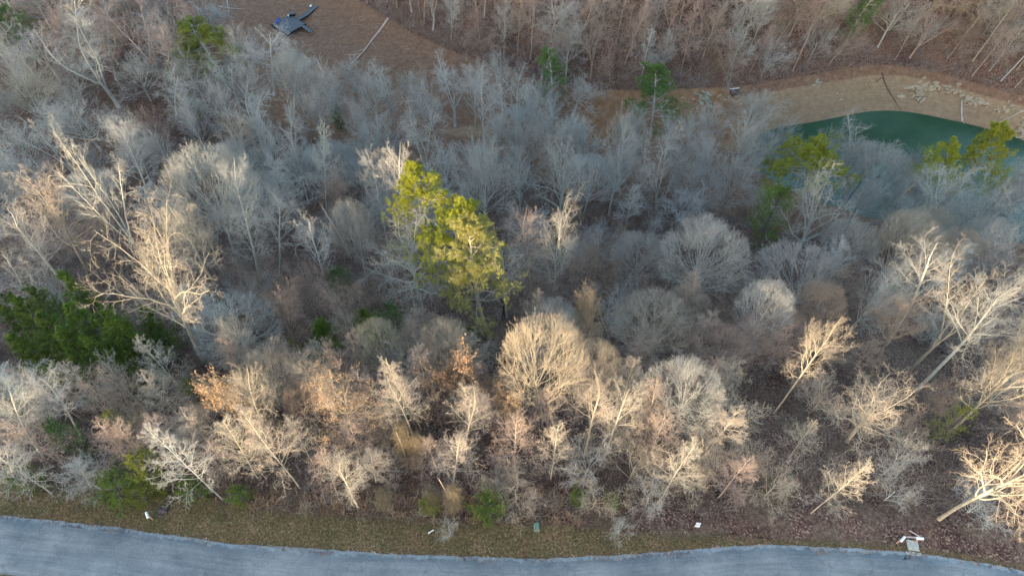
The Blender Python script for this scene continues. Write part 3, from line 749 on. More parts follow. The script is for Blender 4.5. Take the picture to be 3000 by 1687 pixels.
T_ = tree_px
exec_list = [
 # ---- lower left to centre, the sunlit row
 ('oak', 400, 640, 130, (515, 915), None, 'tan', 'great pale spreading oak whose trunk slants up beside the dark cedar clump', 0),
 ('twin', 215, 440, 75, (395, 700), None, 'pale', 'tall forked sunlit tree whose twin stems cross behind the great spreading oak', 0),
 ('oak', 115, 480, 90, (225, 690), None, 'tan', 'tan sunlit tree with a ball of fine limbs near the left edge of the woods', 1),
 ('broom', 515, 430, 115, (590, 640), None, 'pale', 'huge sunlit domed tree above and right of the great spreading oak', 0),
 ('tall', 590, 470, 62, (655, 690), None, 'pale', 'tall sunlit tree with a long bent bare trunk in front of the huge dome', 0),
 ('tall', 690, 510, 58, (705, 690), None, 'pale', 'narrow white limbed tree right of the huge sunlit dome', 1),
 ('pole', 820, 380, 42, (822, 560), None, 'pale', None, 0),
 ('tall', 790, 600, 48, (835, 760), None, 'grey', None, 2),
 ('tall', 45, 610, 80, (190, 745), None, 'pale', 'white limbed leaning tree over the left side of the cedar clump', 2),
 ('small', 120, 720, 52, None, 8, 'grey', 'grey drooping limbed tree at the left shoulder of the cedar clump', 0),
 ('broom', 590, 810, 105, (630, 900), None, 'grey', 'grey vase shaped tree right of the great oak trunk', 1),
 ('broom', 705, 770, 62, (745, 880), None, 'red', None, 2),
 ('small', 300, 960, 68, None, 9, 'grey', 'pale low tree under the front of the cedar clump', 1),
 ('pole', 390, 880, 42, (465, 985), None, 'pale', 'thin bare sapling standing against the front of the cedar clump', 1),
 ('pole', 20, 940, 70, (110, 1050), None, 'grey', None, 2),
 ('broom', 680, 920, 88, (710, 1030), None, 'tan', 'sunlit tan tree right of the great oak foot, with olive shrub behind', 0),
 ('leafy', 865, 1000, 90, (885, 1110), 13, 'tan', 'bushy orange leaved tree, the fullest and brightest of them', 0),
 ('leafy', 520, 1020, 78, (690, 1110), 12, 'tan', 'orange leaved tree leaning left over the dark hollow', 1),
 ('broom', 1120, 850, 70, (1122, 960), None, 'tan', None, 1),
 ('broom', 1370, 890, 112, (1365, 1075), None, 'tan', 'large sunlit dome of fine tan limbs in the middle of the lower woods', 2),
 ('tall', 1315, 570, 58, (1345, 765), None, 'red', 'tall pinkish crowned tree just right of the big yellow pine', 1),
 ('oak', 1420, 610, 72, (1385, 770), None, 'pale', 'pale wide tree paired with the pinkish crowned tall tree', 2),
 ('oak', 1415, 430, 78, (1405, 590), None, 'grey', None, 0),
 ('broom', 1605, 620, 66, (1605, 730), None, 'grey', 'narrow grey fan shaped tree left of the white vase shaped tree', 0),
 ('broom', 1775, 610, 108, (1745, 760), None, 'pale', 'white vase shaped tree with many ascending limbs, centre right', 1),
 ('broom', 1995, 650, 108, (1985, 800), None, 'grey', 'dense grey dome with sun on its right rim', 2),
 ('broom', 1640, 790, 98, (1640, 900), None, 'tan', None, 0),
 ('broom', 1728, 740, 58, (1735, 850), None, 'tan', None, 1),
 ('broom', 1810, 860, 82, (1800, 960), None, 'red', 'round reddish fuzzy dome above the brightest yellow dome', 2),
 ('broom', 1720, 950, 100, (1690, 1090), None, 'pale', 'brightest yellow lit dome above the slope to the road', 0),
 ('pole', 1825, 1070, 66, (1765, 1155), None, 'tan', 'bright slender tree with white trunk below the brightest dome', 2),
 ('tall', 2075, 850, 52, (1945, 1040), None, 'tan', 'tall tree with a long clean slanting trunk over open leaf litter', 2),
 ('broom', 1960, 820, 82, (1910, 895), None, 'red', None, 1),
 ('oak', 2200, 990, 108, (2130, 1110), None, 'tan', 'broad reddish tipped crown beside the foot of the three tall right hand trunks', 1),
 ('tall', 2350, 680, 105, (2228, 868), None, 'pale', 'tall sunlit tree with long sideways limbs, leftmost of the three leaning right', 0),
 ('twin', 2455, 750, 95, (2290, 930), None, 'tan', 'middle of the three tall sunlit trees leaning right', 1),
 ('tall', 2530, 800, 98, (2304, 985), None, 'pale', 'right hand of the three tall sunlit trees leaning right', 1),
 ('oak', 2575, 1015, 125, (2362, 1305), 22, 'tan', 'massive pale oak in the lower right corner with a thick slanting trunk', 0),
 ('oak', 2070, 520, 78, None, None, 'grey', None, 1),
 ('oak', 2410, 510, 105, None, 17, 'pale', 'pale wide tree hanging over the near edge of the green lake', 2),
 ('broom', 2290, 590, 82, None, None, 'tan', None, 0),
 ('broom', 2215, 720, 78, None, None, 'grey', None, 1),
 ('broom', 2535, 640, 66, None, None, 'grey', None, 2),
 ('twin', 1665, 370, 66, (1650, 540), None, 'pale', 'white limbed tree lit at its tips in front of the green bank pine', 0),
 # ---- lower strip above the road
 ('small', 1480, 1160, 76, None, 8, 'grey', None, 0), ('small', 1600, 1160, 82, None, 8, 'tan', None, 1), ('small', 1300, 1225, 70, None, 6, 'tan', 'spidery tree over the verge left of the green utility box', 2),
 ('pole', 1392, 1115, 46, (1385, 1210), None, 'tan', 'thin tree with tan top and clean twin stem above the green utility box', 0), ('pole', 1140, 1130, 58, (1140, 1215), None, 'tan', None, 1), ('pole', 940, 1155, 56, (948, 1215), None, 'tan', None, 2),
 ('pole', 815, 1175, 44, (850, 1243), None, 'red', None, 0), ('pole', 740, 1080, 40, (790, 1170), None, 'tan', None, 1), ('pole', 650, 1110, 62, (755, 1228), None, 'tan', 'straight white stemmed tree slanting left, above the open verge', 2), ('pole', 580, 1105, 55, (652, 1208), None, 'tan', None, 0),
 ('pole', 440, 1135, 60, (560, 1255), None, 'grey', None, 1), ('pole', 270, 1085, 48, (340, 1170), None, 'red', None, 2), ('pole', 310, 1080, 48, (372, 1185), None, 'red', None, 0), ('pole', 60, 1080, 70, (165, 1170), None, 'red', None, 1),
 ('pole', 10, 1120, 60, (130, 1240), None, 'grey', None, 2), ('tall', 10, 1020, 80, (110, 1150), 14, 'pale', None, 0), ('pole', 190, 1170, 50, (230, 1225), None, 'grey', None, 0), ('small', 230, 1210, 50, None, 4, 'pale', None, 1),
 ('pole', 1715, 1165, 56, (1655, 1265), None, 'tan', 'slanting stemmed tree at the edge of the open leaf bank', 2), ('small', 1640, 1240, 60, None, 5, 'grey', None, 2), ('small', 1500, 1250, 58, None, 5, 'tan', None, 0),
 ('small', 1955, 1210, 70, None, 6, 'tan', None, 1), ('small', 2270, 1150, 56, None, 7, 'grey', 'greyish rounded small tree above the mailboxes', 2), ('pole', 2140, 1190, 46, (2040, 1290), None, 'tan', None, 0), ('pole', 2030, 1090, 38, (1985, 1150), None, 'tan', None, 1),
 ('small', 2260, 1230, 55, None, 5, 'grey', None, 0), ('small', 1890, 1160, 52, None, 5, 'tan', None, 2), ('small', 2480, 1260, 70, None, 5, 'grey', None, 1), ('small', 1560, 1330, 36, None, 2.5, 'grey', None, 1), ('small', 1130, 1330, 30, None, 2.5, 'grey', None, 2),
 ('broom', 950, 850, 58, None, 12, 'green', None, 0), ('small', 1010, 900, 60, None, 10, 'grey', None, 2), ('leafy', 1150, 960, 82, None, 11, 'red', None, 1), ('pole', 1010, 960, 55, (1060, 1080), None, 'tan', None, 0),
 ('leafy', 1490, 795, 56, None, 13, 'tan', None, 2), ('broom', 1500, 910, 66, None, 12, 'tan', None, 1), ('tall', 1490, 1020, 70, (1470, 1150), 14, 'tan', None, 1), ('leafy', 1270, 1030, 62, None, 9, 'tan', None, 1),
 ('tall', 1010, 1000, 55, (1050, 1130), None, 'tan', None, 0), ('tall', 1180, 1050, 50, (1165, 1150), 13, 'tan', None, 1), ('tall', 1560, 1010, 60, (1520, 1150), 15, 'tan', None, 2), ('broom', 1400, 800, 60, None, 11, 'grey', None, 0),
 ('oak', 850, 900, 60, None, 12, 'brown', None, 1), ('broom', 760, 1000, 50, None, 9, 'brown', None, 2), ('tall', 620, 1000, 60, (690, 1120), 15, 'tan', None, 1), ('tall', 130, 1000, 60, (210, 1110), 14, 'grey', None, 1),
 ('tall', 1270, 690, 60, (1275, 800), 15, 'grey', None, 0), ('oak', 1040, 640, 108, (1060, 785), None, 'grey', 'wide drooping grey oak left of the big yellow pine trunk', 1), ('small', 1520, 680, 50, None, 9, 'brown', None, 0),
 ('broom', 1930, 760, 70, None, 13, 'grey', None, 0), ('broom', 2080, 760, 60, None, 11, 'brown', None, 1), ('oak', 2290, 800, 80, None, 13, 'brown', None, 2), ('oak', 2560, 950, 80, None, 17, 'tan', None, 0), ('small', 2380, 1000, 60, None, 9, 'brown', None, 1),
 ('tall', 470, 600, 62, (560, 760), 19, 'tan', None, 2), ('oak', 500, 580, 70, None, 16, 'tan', None, 2), ('tall', 320, 400, 58, (400, 560), 20, 'grey', None, 1), ('twin', 30, 700, 60, None, 14, 'grey', None, 1), ('oak', 250, 560, 70, None, 12, 'brown', None, 1),
 ('tall', 620, 620, 60, (660, 740), 16, 'grey', None, 0), ('small', 640, 680, 60, None, 9, 'brown', None, 0), ('oak', 870, 760, 60, None, 12, 'brown', None, 0),
 # ---- upper woods
 ('broom', 60, 215, 84, (125, 330), None, 'green', 'greenish grey fan shaped tree at the upper left edge', 0), ('twin', 190, 90, 105, (300, 270), None, 'grey', None, 0), ('twin', 340, 80, 110, (430, 230), None, 'red', None, 1), ('tall', 430, 180, 60, (445, 290), None, 'pale', None, 0),
 ('broom', 205, 270, 95, (255, 380), None, 'grey', None, 1), ('broom', 390, 305, 62, (425, 410), None, 'red', None, 2), ('twin', 640, 250, 66, (660, 370), None, 'blue', None, 0), ('oak', 595, 340, 58, (605, 430), 13, 'tan', None, 1), ('broom', 560, 250, 55, None, None, 'blue', None, 0),
 ('tall', 672, 150, 62, (690, 240), 15, 'blue', None, 2), ('tall', 735, 225, 50, (738, 300), 13, 'blue', None, 0), ('twin', 720, 310, 55, None, None, 'blue', None, 1), ('broom', 930, 225, 60, None, 14, 'blue', None, 2), ('broom', 850, 230, 46, None, 14, 'blue', None, 0), ('broom', 950, 330, 75, None, None, 'blue', None, 1),
 ('twin', 1060, 320, 70, None, None, 'blue', None, 1), ('twin', 1135, 195, 70, None, 15, 'blue', None, 0), ('tall', 1215, 240, 55, None, 20, 'blue', None, 2), ('oak', 1300, 235, 62, None, 17, 'blue', None, 0), ('broom', 1215, 450, 80, None, 17, 'grey', None, 1), ('tall', 1000, 450, 52, None, None, 'pale', None, 1), ('tall', 935, 445, 50, None, 20, 'pale', None, 0),
 ('broom', 880, 560, 55, None, None, 'grey', None, 2), ('broom', 1385, 310, 66, None, None, 'blue', None, 0), ('broom', 1480, 340, 66, None, None, 'blue', None, 1), ('oak', 1555, 400, 66, None, None, 'blue', None, 2), ('oak', 1485, 225, 58, (1440, 290), None, 'pale', 'white limbed tree fanning out at the foot of the far hillside', 1),
 ('broom', 1560, 330, 50, None, 14, 'grey', None, 2), ('broom', 1740, 340, 64, None, None, 'blue', None, 0), ('oak', 1875, 330, 60, None, None, 'pale', None, 0), ('broom', 1905, 250, 66, None, 12, 'grey', 'grey fine twigged tree leaning over the tan dirt bank', 1), ('broom', 1850, 430, 66, None, None, 'blue', None, 2), ('broom', 1915, 500, 60, None, 9, 'grey', None, 0),
 ('twin', 2150, 340, 75, (2110, 470), None, 'pale', 'white limbed tree reaching over the head of the green lake', 0), ('broom', 2215, 420, 88, None, 15, 'blue', 'soft blue grey dome tree standing in front of the green water', 1), ('broom', 2320, 385, 46, None, 12, 'grey', 'small grey fan tree against open green water', 0), ('oak', 2560, 440, 60, None, None, 'grey', None, 2), ('twin', 2510, 490, 70, None, 17, 'grey', None, 0),
 ('broom', 1120, 400, 66, None, 14, 'blue', None, 0), ('broom', 820, 470, 60, None, 13, 'red', None, 1), ('broom', 740, 410, 60, None, 13, 'grey', None, 2), ('broom', 480, 300, 55, None, 13, 'grey', None, 0), ('twin', 110, 340, 60, None, 16, 'grey', None, 1), ('broom', 290, 320, 60, None, 14, 'blue', None, 0),
 # ---- along the near edge of the clearing
 ('broom', 820, 205, 54, None, 14, 'blue', None, 0), ('broom', 885, 180, 50, None, 13, 'blue', None, 1), ('twin', 965, 205, 56, None, 13, 'blue', None, 0), ('broom', 1030, 215, 52, None, 13, 'grey', None, 2), ('broom', 1085, 255, 56, None, 14, 'blue', None, 0), ('broom', 1190, 215, 58, None, 14, 'blue', None, 1), ('oak', 1262, 180, 50, None, 13, 'grey', None, 1), ('broom', 1350, 250, 56, None, 14, 'blue', None, 2), ('broom', 900, 290, 56, None, 14, 'blue', None, 0), ('broom', 780, 250, 56, None, 14, 'blue', None, 1), ('broom', 1425, 330, 50, None, 13, 'blue', None, 2), ('broom', 1610, 330, 50, None, 13, 'blue', None, 0), ('twin', 1690, 310, 46, None, 13, 'blue', None, 1), ('broom', 1795, 300, 50, None, 13, 'blue', None, 1), ('broom', 1240, 330, 56, None, 14, 'blue', None, 2), ('broom', 1325, 345, 56, None, 14, 'grey', None, 0), ('broom', 1960, 330, 44, None, 12, 'blue', None, 1), ('broom', 2095, 335, 50, None, 13, 'blue', None, 2), ('broom', 760, 150, 44, None, 12, 'grey', None, 0), ('broom', 610, 120, 56, None, 13, 'grey', None, 1), ('broom', 600, 200, 56, None, 13, 'blue', None, 2), ('broom', 1700, 400, 56, None, 13, 'blue', None, 0), ('broom', 1800, 400, 56, None, 14, 'blue', None, 1), ('broom', 1620, 440, 56, None, 13, 'grey', None, 2), ('broom', 1310, 430, 56, None, 13, 'blue', None, 0), ('twin', 1110, 470, 56, None, 14, 'blue', None, 1), ('broom', 660, 330, 56, None, 13, 'blue', None, 2),
 # ---- near shore of the lake
 ('vase', 1930, 400, 56, None, 13, 'blue', None, 0), ('vase', 1905, 355, 46, None, 12, 'grey', None, 1), ('vase', 2540, 515, 66, None, 13, 'blue', None, 0), ('vase', 2465, 530, 60, None, 13, 'grey', None, 1), ('vase', 2300, 455, 56, None, 13, 'blue', None, 0), ('vase', 2235, 500, 60, None, 13, 'blue', None, 1), ('vase', 2385, 545, 62, None, 13, 'grey', None, 0), ('vase', 2570, 455, 46, None, 12, 'blue', None, 1), ('vase', 2160, 420, 50, None, 12, 'blue', None, 1),
 ('oak', 2330, 500, 66, None, 13, 'grey', None, 1), ('broom', 2395, 470, 54, None, 12, 'blue', None, 0), 
 ('broom', 2165, 500, 60, None, 13, 'grey', None, 1), ('broom', 2350, 570, 66, None, 12, 'tan', None, 2), ('broom', 2500, 590, 62, None, 12, 'grey', None, 0), ('broom', 2420, 620, 66, None, 12, 'tan', None, 1), ('broom', 1985, 400, 48, None, 12, 'blue', None, 2), ('broom', 2150, 600, 66, None, 12, 'grey', None, 0),
 # ---- conifers
 ('pine_y', 1050, 490, 62, None, 22, 'tan', 'yellow green pine directly behind and left of the biggest one', 1), ('pine_y', 1112, 560, 82, (1136, 775), None, 'tan', 'tallest sunlit yellow green pine with a long bare trunk, centre of the woods', 0), ('pine_p', 1182, 655, 74, (1225, 850), None, 'tan', 'pale straw coloured evergreen in front right of the tallest pine', 0),
 ('pine_y', 2025, 375, 72, (2015, 540), None, 'tan', 'sunlit golden pine standing before the head of the lake', 1), ('pine_y', 2462, 392, 58, None, 20, 'tan', 'rounded olive pine against the green lake at right', 0), ('pine_y', 2375, 405, 38, None, 17, 'tan', 'smaller olive pine just left of the rounded lakeside pine', 1),
 ('pine_o', 508, 118, 62, (565, 215), None, 'grey', 'olive pine near the dock clearing', 0), ('pine_g', 1398, 185, 34, None, 14, 'grey', 'small green pine at the foot of the far hillside', 1), ('pine_g', 1652, 245, 60, (1635, 350), None, 'grey', 'dark green pine before the orange dirt bank', 0),
 ('pine_g', 2165, 15, 30, None, 14, 'grey', 'faint green pine high on the far hillside', 1), ('pine_g', 25, 40, 50, None, 15, 'grey', 'dark pine in the far upper left corner', 0),
 ('holly', 1945, 530, 46, None, 12, 'grey', 'dense egg shaped dark evergreen below the golden pine', 0), ('cedar', 805, 835, 42, None, 7, 'grey', 'bright green cedar low in the middle left hollow', 0), ('green', 855, 715, 34, None, 7, 'grey', None, 0), ('cedar', 915, 800, 36, None, 7, 'grey', None, 1), ('green', 985, 800, 34, None, 6, 'grey', None, 0),
 ('dark', 1180, 850, 22, None, 4, 'grey', None, 0), ('green', 165, 1100, 36, None, 8, 'grey', None, 0), ('olive', 308, 1080, 30, None, 8, 'grey', None, 1), ('olive', 368, 1190, 42, None, 6.5, 'grey', 'olive evergreen by the verge above the leftmost mailbox', 0), ('dark', 275, 1230, 48, None, 3.5, 'grey', None, 0), ('dark', 490, 1230, 38, None, 3, 'grey', None, 0),
 ('dark', 605, 1240, 27, None, 3, 'grey', None, 0), ('dark', 1235, 1265, 44, None, 4.5, 'grey', 'large dark green bush at the wood edge left of the utility box', 0), ('dark', 1545, 1258, 22, None, 3, 'grey', None, 0), ('dark', 60, 1195, 36, None, 4, 'grey', None, 0), ('olive', 735, 880, 26, None, 5, 'grey', None, 1), ('olive', 2400, 1060, 32, None, 8, 'grey', 'thin green sapling left of the massive corner oak', 1),
 ('olive', 1085, 1262, 26, None, 3, 'grey', None, 0), ('dark', 640, 405, 20, None, 5, 'grey', None, 0), ('dark', 850, 290, 17, None, 5, 'grey', None, 0), ('dark', 470, 265, 26, None, 5, 'grey', None, 0), ('olive', 490, 985, 28, None, 6, 'grey', None, 1), ('dark', 1460, 1250, 22, None, 3, 'grey', None, 0), ('olive', 350, 1245, 30, None, 2.5, 'grey', None, 0),
 ('vine', 1015, 1090, 20, (1025, 1175), 9, 'brown', 'taller vine column glowing tan among the lower trees', 0), ('vine', 1140, 1230, 22, (1140, 1285), 7, 'brown', 'tan vine draped stem at the wood edge above the white post', 1), ('vine', 965, 1245, 20, (965, 1275), 4, 'brown', None, 1), ('vine', 1083, 1245, 19, (1083, 1272), 4, 'brown', None, 0), ('vine', 1045, 1110, 18, (1045, 1180), 7, 'brown', None, 1),
]
for kd, cx, cy, rp, base, h, tone, label, vi in exec_list:
    if kd == 'broom' and cy >= 560 and not label and int(cx * 3 + cy) % 2: kd = 'vase'
    if kd == 'broom' and cy < 560 and not (label and 'dome' in label) and (int(cx * 7 + cy * 3) % 10) < 8: kd = 'vase'
    T_(kd, cx, cy, rp, base, h, tone, label, vi)
# cedars of the dark clump
for cx, cy, rp, h in ((95, 800, 42, 10), (150, 850, 48, 10), (225, 770, 40, 12), (250, 830, 48, 11), (310, 840, 46, 11), (190, 880, 44, 9), (265, 900, 44, 9), (340, 880, 40, 9), (80, 870, 40, 9), (385, 830, 36, 9), (215, 930, 36, 8), (150, 940, 34, 7), (330, 940, 30, 7), (120, 765, 34, 9), (20, 790, 34, 9)):
    T_('cedar', cx, cy, rp * 1.05, None, h, 'grey')

# ---- woods between the surveyed trees and on the far hillside
def too_near(x, y, d, keep=None):
    for p in PLACED:
        if keep and not keep(p): continue
        if (p['x'] - x) ** 2 + (p['y'] - y) ** 2 < d * d: return True
    return False
def clearing(px, py):   # open places, in survey view pixels
    if 1880 < px < 1990 and 980 < py < 1130: return True
    if 1830 < px < 2060 and 1170 < py < 1290: return True
    return False
def foot_y(px): return np.interp(px, [a for a, b in FOOT], [b for a, b in FOOT])
fills = 0; tries = 0
while fills < 135 and tries < 9000:
    tries += 1
    px, py = rnd.uniform(-40, 3040), rnd.uniform(330, 1330)
    x, y, z = ground_at(px, py)
    if z < (-27.5 if px > 2150 else -25.2) or y > 102: continue
    if any((p['x'] - x) ** 2 + (p['y'] - y) ** 2 < (p['rad'] * .95) ** 2 for p in PLACED if p['kind'] in ('broom', 'vase', 'oak', 'leafy') and p['rad'] > 3.2): continue
    if clearing(px / VS, py / VS) or too_near(x, y, 2.5): continue
    if 0 < px / VS < 420 and 720 < py / VS < 1000 : continue
    if py > 1000: kd, h, rr, tn = rnd.choice((('small', 6.5, 2.6, 'brown'), ('pole', 10, 1.9, 'tan'), ('small', 7, 2.6, 'tan'), ('pole', 11, 2.0, 'brown')))
    elif py > 700: kd, h, rr, tn = rnd.choice((('small', 8, 3, 'brown'), ('pole', 13, 2.2, 'grey'), ('small', 8, 3.2, 'grey'), ('vase', 10, 3.2, 'brown')))
    else: kd, h, rr, tn = rnd.choice((('small', 8, 3.2, 'blue'), ('vase', 12, 3.6, 'blue'), ('pole', 14, 2.4, 'grey'), ('vase', 12, 3.6, 'grey'), ('broom', 13, 4, 'blue')))
    tree(kd, x, y, z, h * rnd.uniform(.62, 1.05), rr * rnd.uniform(.8, 1.4), tn)
    fills += 1
fills = 0; tries = 0
while fills < 62 and tries < 6000:     # thin young trees crowding down to the verge
    tries += 1
    px, py = rnd.uniform(-40, 2250), rnd.uniform(980, 1490)
    x, y, z = ground_at(px, py)
    if y - float(edge_y(np.array([x]))[0]) < 3.6 or too_near(x, y, 1.7) or clearing(px / VS, py / VS): continue
    if 0 < px / VS < 420 and py / VS < 980: continue
    kd, h, rr, tn = rnd.choice((('pole', 10, 1.7, 'tan'), ('pole', 11, 1.9, 'brown'), ('small', 6, 2.2, 'tan'), ('pole', 9, 1.6, 'red'), ('tall', 11, 1.9, 'tan')))
    tree(kd, x, y, z, h * rnd.uniform(.7, 1.15), rr * rnd.uniform(.85, 1.25), tn)
    fills += 1
fills = 0; tries = 0
while fills < 42 and tries < 5000:     # woods in the upper left
    tries += 1
    px, py = rnd.uniform(-30, 720), rnd.uniform(-60, 330)
    x, y, z = ground_at(px, py)
    if z < -23.4 or too_near(x, y, 3.0): continue
    tree(rnd.choice(('vase', 'twin', 'vase', 'oak')), x, y, z, rnd.uniform(11, 16), rnd.uniform(3.8, 5.8), rnd.choice(('grey', 'blue', 'red', 'grey')))
    fills += 1
fills = 0; tries = 0
while fills < 260 and tries < 12000:     # the far hillside
    tries += 1
    px, py = rnd.uniform(1000, 3060), rnd.uniform(-190, 300)
    if py > foot_y(px) - 8: continue
    x, y, z = ground_at(px, py)
    if z < -23.7 or y < 95 or too_near(x, y, 2.3): continue
    u = rnd.random()
    kd = 'pole' if u < .38 else 'tall' if u < .46 else 'oak' if u < .60 else 'small' if u < .90 else 'twin'
    h = {'pole': 13, 'tall': 15, 'oak': 12, 'small': 8.5, 'twin': 13}[kd] * rnd.uniform(.8, 1.15)
    rr = {'pole': 2.3, 'tall': 3.0, 'oak': 4.2, 'small': 3.6, 'twin': 3.8}[kd] * rnd.uniform(.8, 1.2)
    tn = rnd.choice(('brown', 'grey', 'red', 'grey', 'red')) if px < 2150 else rnd.choice(('tan', 'grey', 'red', 'brown', 'grey'))
    tree(kd, x, y, z, h, rr, tn, (rnd.gauss(.05, .09), rnd.gauss(-.09, .08)))
    fills += 1

# ------------------------------------------------------------------ labels that single each tree out
LAND = [((690, 510), 'the narrow white limbed tree'), ((590, 810), 'the grey vase shaped tree'), ((60, 215), 'the greenish fan at the edge'), ((1605, 620), 'the narrow grey fan tree'), ((2215, 420), 'the soft dome by the water'), ((1485, 225), 'the white fan at hillside foot'), ((2270, 1150), 'the rounded tree over the mailboxes'), ((1825, 1070), 'the bright slender tree'), ((115, 480), 'the fine limbed tan tree'),
        ((737, 62), 'the black dock'), ((1110, 560), 'the tallest yellow pine'), ((200, 830), 'the dark cedar clump'), ((2030, 370), 'the golden pine before the lake'),
        ((2462, 392), 'the rounded lakeside pine'), ((1655, 235), 'the dark green bank pine'), ((515, 125), 'the olive pine near the dock'), ((2290, 1355), 'the concrete slab by the road'),
        ((1350, 1325), 'the green utility box'), ((1083, 1336), 'the white post on the verge'), ((370, 1295), 'the leftmost pale mailbox'), ((1398, 185), 'the small hillside foot pine'),
        ((865, 1000), 'the fullest orange tree'), ((400, 640), 'the great spreading oak'), ((1945, 535), 'the egg shaped dark evergreen'), ((1752, 1325), 'the white box in leaves'),
        ((2340, 230), 'the pale shore rocks'), ((930, 110), 'the long log in the clearing'), ((1370, 890), 'the large tan dome in mid woods'), ((2200, 990), 'the broad reddish crown'),
        ((2165, 15), 'the faint hilltop pine'), ((2500, 1100), 'the massive corner oak'), ((1235, 1265), 'the large dark verge bush'), ((1720, 950), 'the brightest yellow dome'), ((1848, 232), 'the dark timber on the red clay')]
DIRS = ['right of', 'above and right of', 'above', 'above and left of', 'left of', 'below and left of', 'below', 'below and right of']
ORD = ['nearest', 'second', 'third', 'fourth', 'fifth', 'sixth', 'seventh', 'eighth', 'ninth', 'tenth', 'eleventh', 'twelfth']
def where(p, skip=None):
    best = None
    for (lx, ly), nm in LAND:
        d = math.hypot(p['px'] - lx, p['py'] - ly)
        if d < 28: continue
        if best is None or d < best[0]: best = (d, lx, ly, nm)
    d, lx, ly, nm = best
    k = int(round(math.degrees(math.atan2(-(p['py'] - ly), p['px'] - lx)) / 45)) % 8
    return d, DIRS[k] + ' ' + nm
buckets = {}
for p in PLACED:
    if p['label']:
        p['o']['label'] = p['label']; continue
    d, w = where(p)
    bare = p['kind'] in ('vase', 'broom', 'oak', 'tall', 'twin', 'pole', 'small')
    desc = (TONEW[p['tone']] + ' ' if bare else '') + WORDS[p['kind']]
    buckets.setdefault((desc, w), []).append((d, p))
for (desc, w), lst in buckets.items():
    lst.sort(key=lambda a: a[0])
    for n, (d, p) in enumerate(lst):
        p['o']['label'] = (desc + ' ' + w) if len(lst) == 1 else (ORD[min(n, 11)] + ' ' + desc + ' ' + w)

# ------------------------------------------------------------------ ground cover (nobody could count it)
def brush(name, pts, scale, mat, stems=34, seed=3, label=None, cat=None):
    g = np.random.default_rng(seed)
    T = Tubes(); n = len(pts)
    P = np.repeat(pts, stems, 0); s = np.repeat(scale, stems)
    P = P + g.normal(0, .22, P.shape) * np.array([1, 1, 0]) * s[:, None]
    P[:, 2] -= .05
    D = g.normal(0, .62, P.shape); D[:, 2] = np.abs(D[:, 2]) * .6 + .55
    L = s * g.uniform(.5, 1.5, len(P))
    p = grow(P, D, L, 2, .25, .02, g)
    T.add(p, np.array([.015, .012, .006])[None] * np.ones((len(P), 1)), 3, np.repeat(np.linspace(.5, 1, 3)[None], len(P), 0))
    o = put(name, T.mesh(name, mat), kind='stuff', label=label, category=cat)
    return o
def brush_mat(name, cols):
    m, t, b = mat_new(name, .9, .1)
    co = N(t, 'ShaderNodeNewGeometry').outputs['Position']
    vo = N(t, 'ShaderNodeTexVoronoi'); vo.inputs['Scale'].default_value = .7; t.links.new(co, vo.inputs['Vector'])
    sp = N(t, 'ShaderNodeSeparateColor'); t.links.new(vo.outputs['Color'], sp.inputs[0])
    t.links.new(ramp(t, sp.outputs[0], [(i / (len(cols) - 1), c) for i, c in enumerate(cols)]), b.inputs['Base Color'])
    return m
def sample_ground(n, x0, x1, y0, y1, test, seed):
    g = np.random.default_rng(seed)
    x = g.uniform(x0, x1, n); y = g.uniform(y0, y1, n); z = height(x, y)
    px, py, dep = project(x, y, z)
    k = test(x, y, z, px, py) & (px > -120) & (px < 3120) & (py > -120) & (py < 1760)
    return np.stack([x[k], y[k], z[k]], 1)
def road_d(x, y):
    e = edge_y(x); return np.where(y > e, y - e, np.where(y < e - ROAD_W, e - ROAD_W - y, -1))
M_BRUSH = brush_mat('brush_twigs', [(.22, .16, .135), (.12, .085, .075), (.32, .28, .26), (.18, .155, .15), (.30, .23, .18)])
M_BRUSH_T = brush_mat('dead_weed_stems', [(.42, .31, .20), (.28, .17, .11), (.45, .37, .27), (.36, .22, .14)])
b1 = sample_ground(7000, -62, 62, 19, 96, lambda x, y, z, px, py: (road_d(x, y) > np.interp(x, [-40, 0, 14, 20], [3.9, 3.7, 3.2, 2.4])) & (z > -25) & ~((px > 2140) & (px < 2400) & (py > 1130) & (py < 1330)) & (vnoise(x, y, 4, 31) > .25), 5)
brush('underbrush', b1, np.random.default_rng(1).uniform(.8, 3.4, len(b1)), M_BRUSH, 11, 8, 'tangled leafless underbrush filling the wood floor', 'underbrush')
b2 = sample_ground(5600, -60, 95, 95, 160, lambda x, y, z, px, py: (z > -23.6) & (py < foot_y(px) + 4), 6)
brush('hillside_brush', b2, np.random.default_rng(2).uniform(.9, 2.6, len(b2)), brush_mat('hillside_brush_twigs', [(.32, .25, .22), (.25, .20, .18), (.41, .37, .35), (.36, .30, .27)]), 20, 9, 'reddish brown brush covering the far hillside', 'underbrush')
b3 = sample_ground(1500, -30, 15, 18, 27, lambda x, y, z, px, py: (road_d(x, y) > 2.9) & (road_d(x, y) < 6.2) & (px > 560) & (px < 1700), 7)
brush('dead_weeds', b3, np.random.default_rng(3).uniform(.35, .8, len(b3)), M_BRUSH_T, 14, 10, 'rusty dead weeds along the wood edge above the verge', 'weeds')

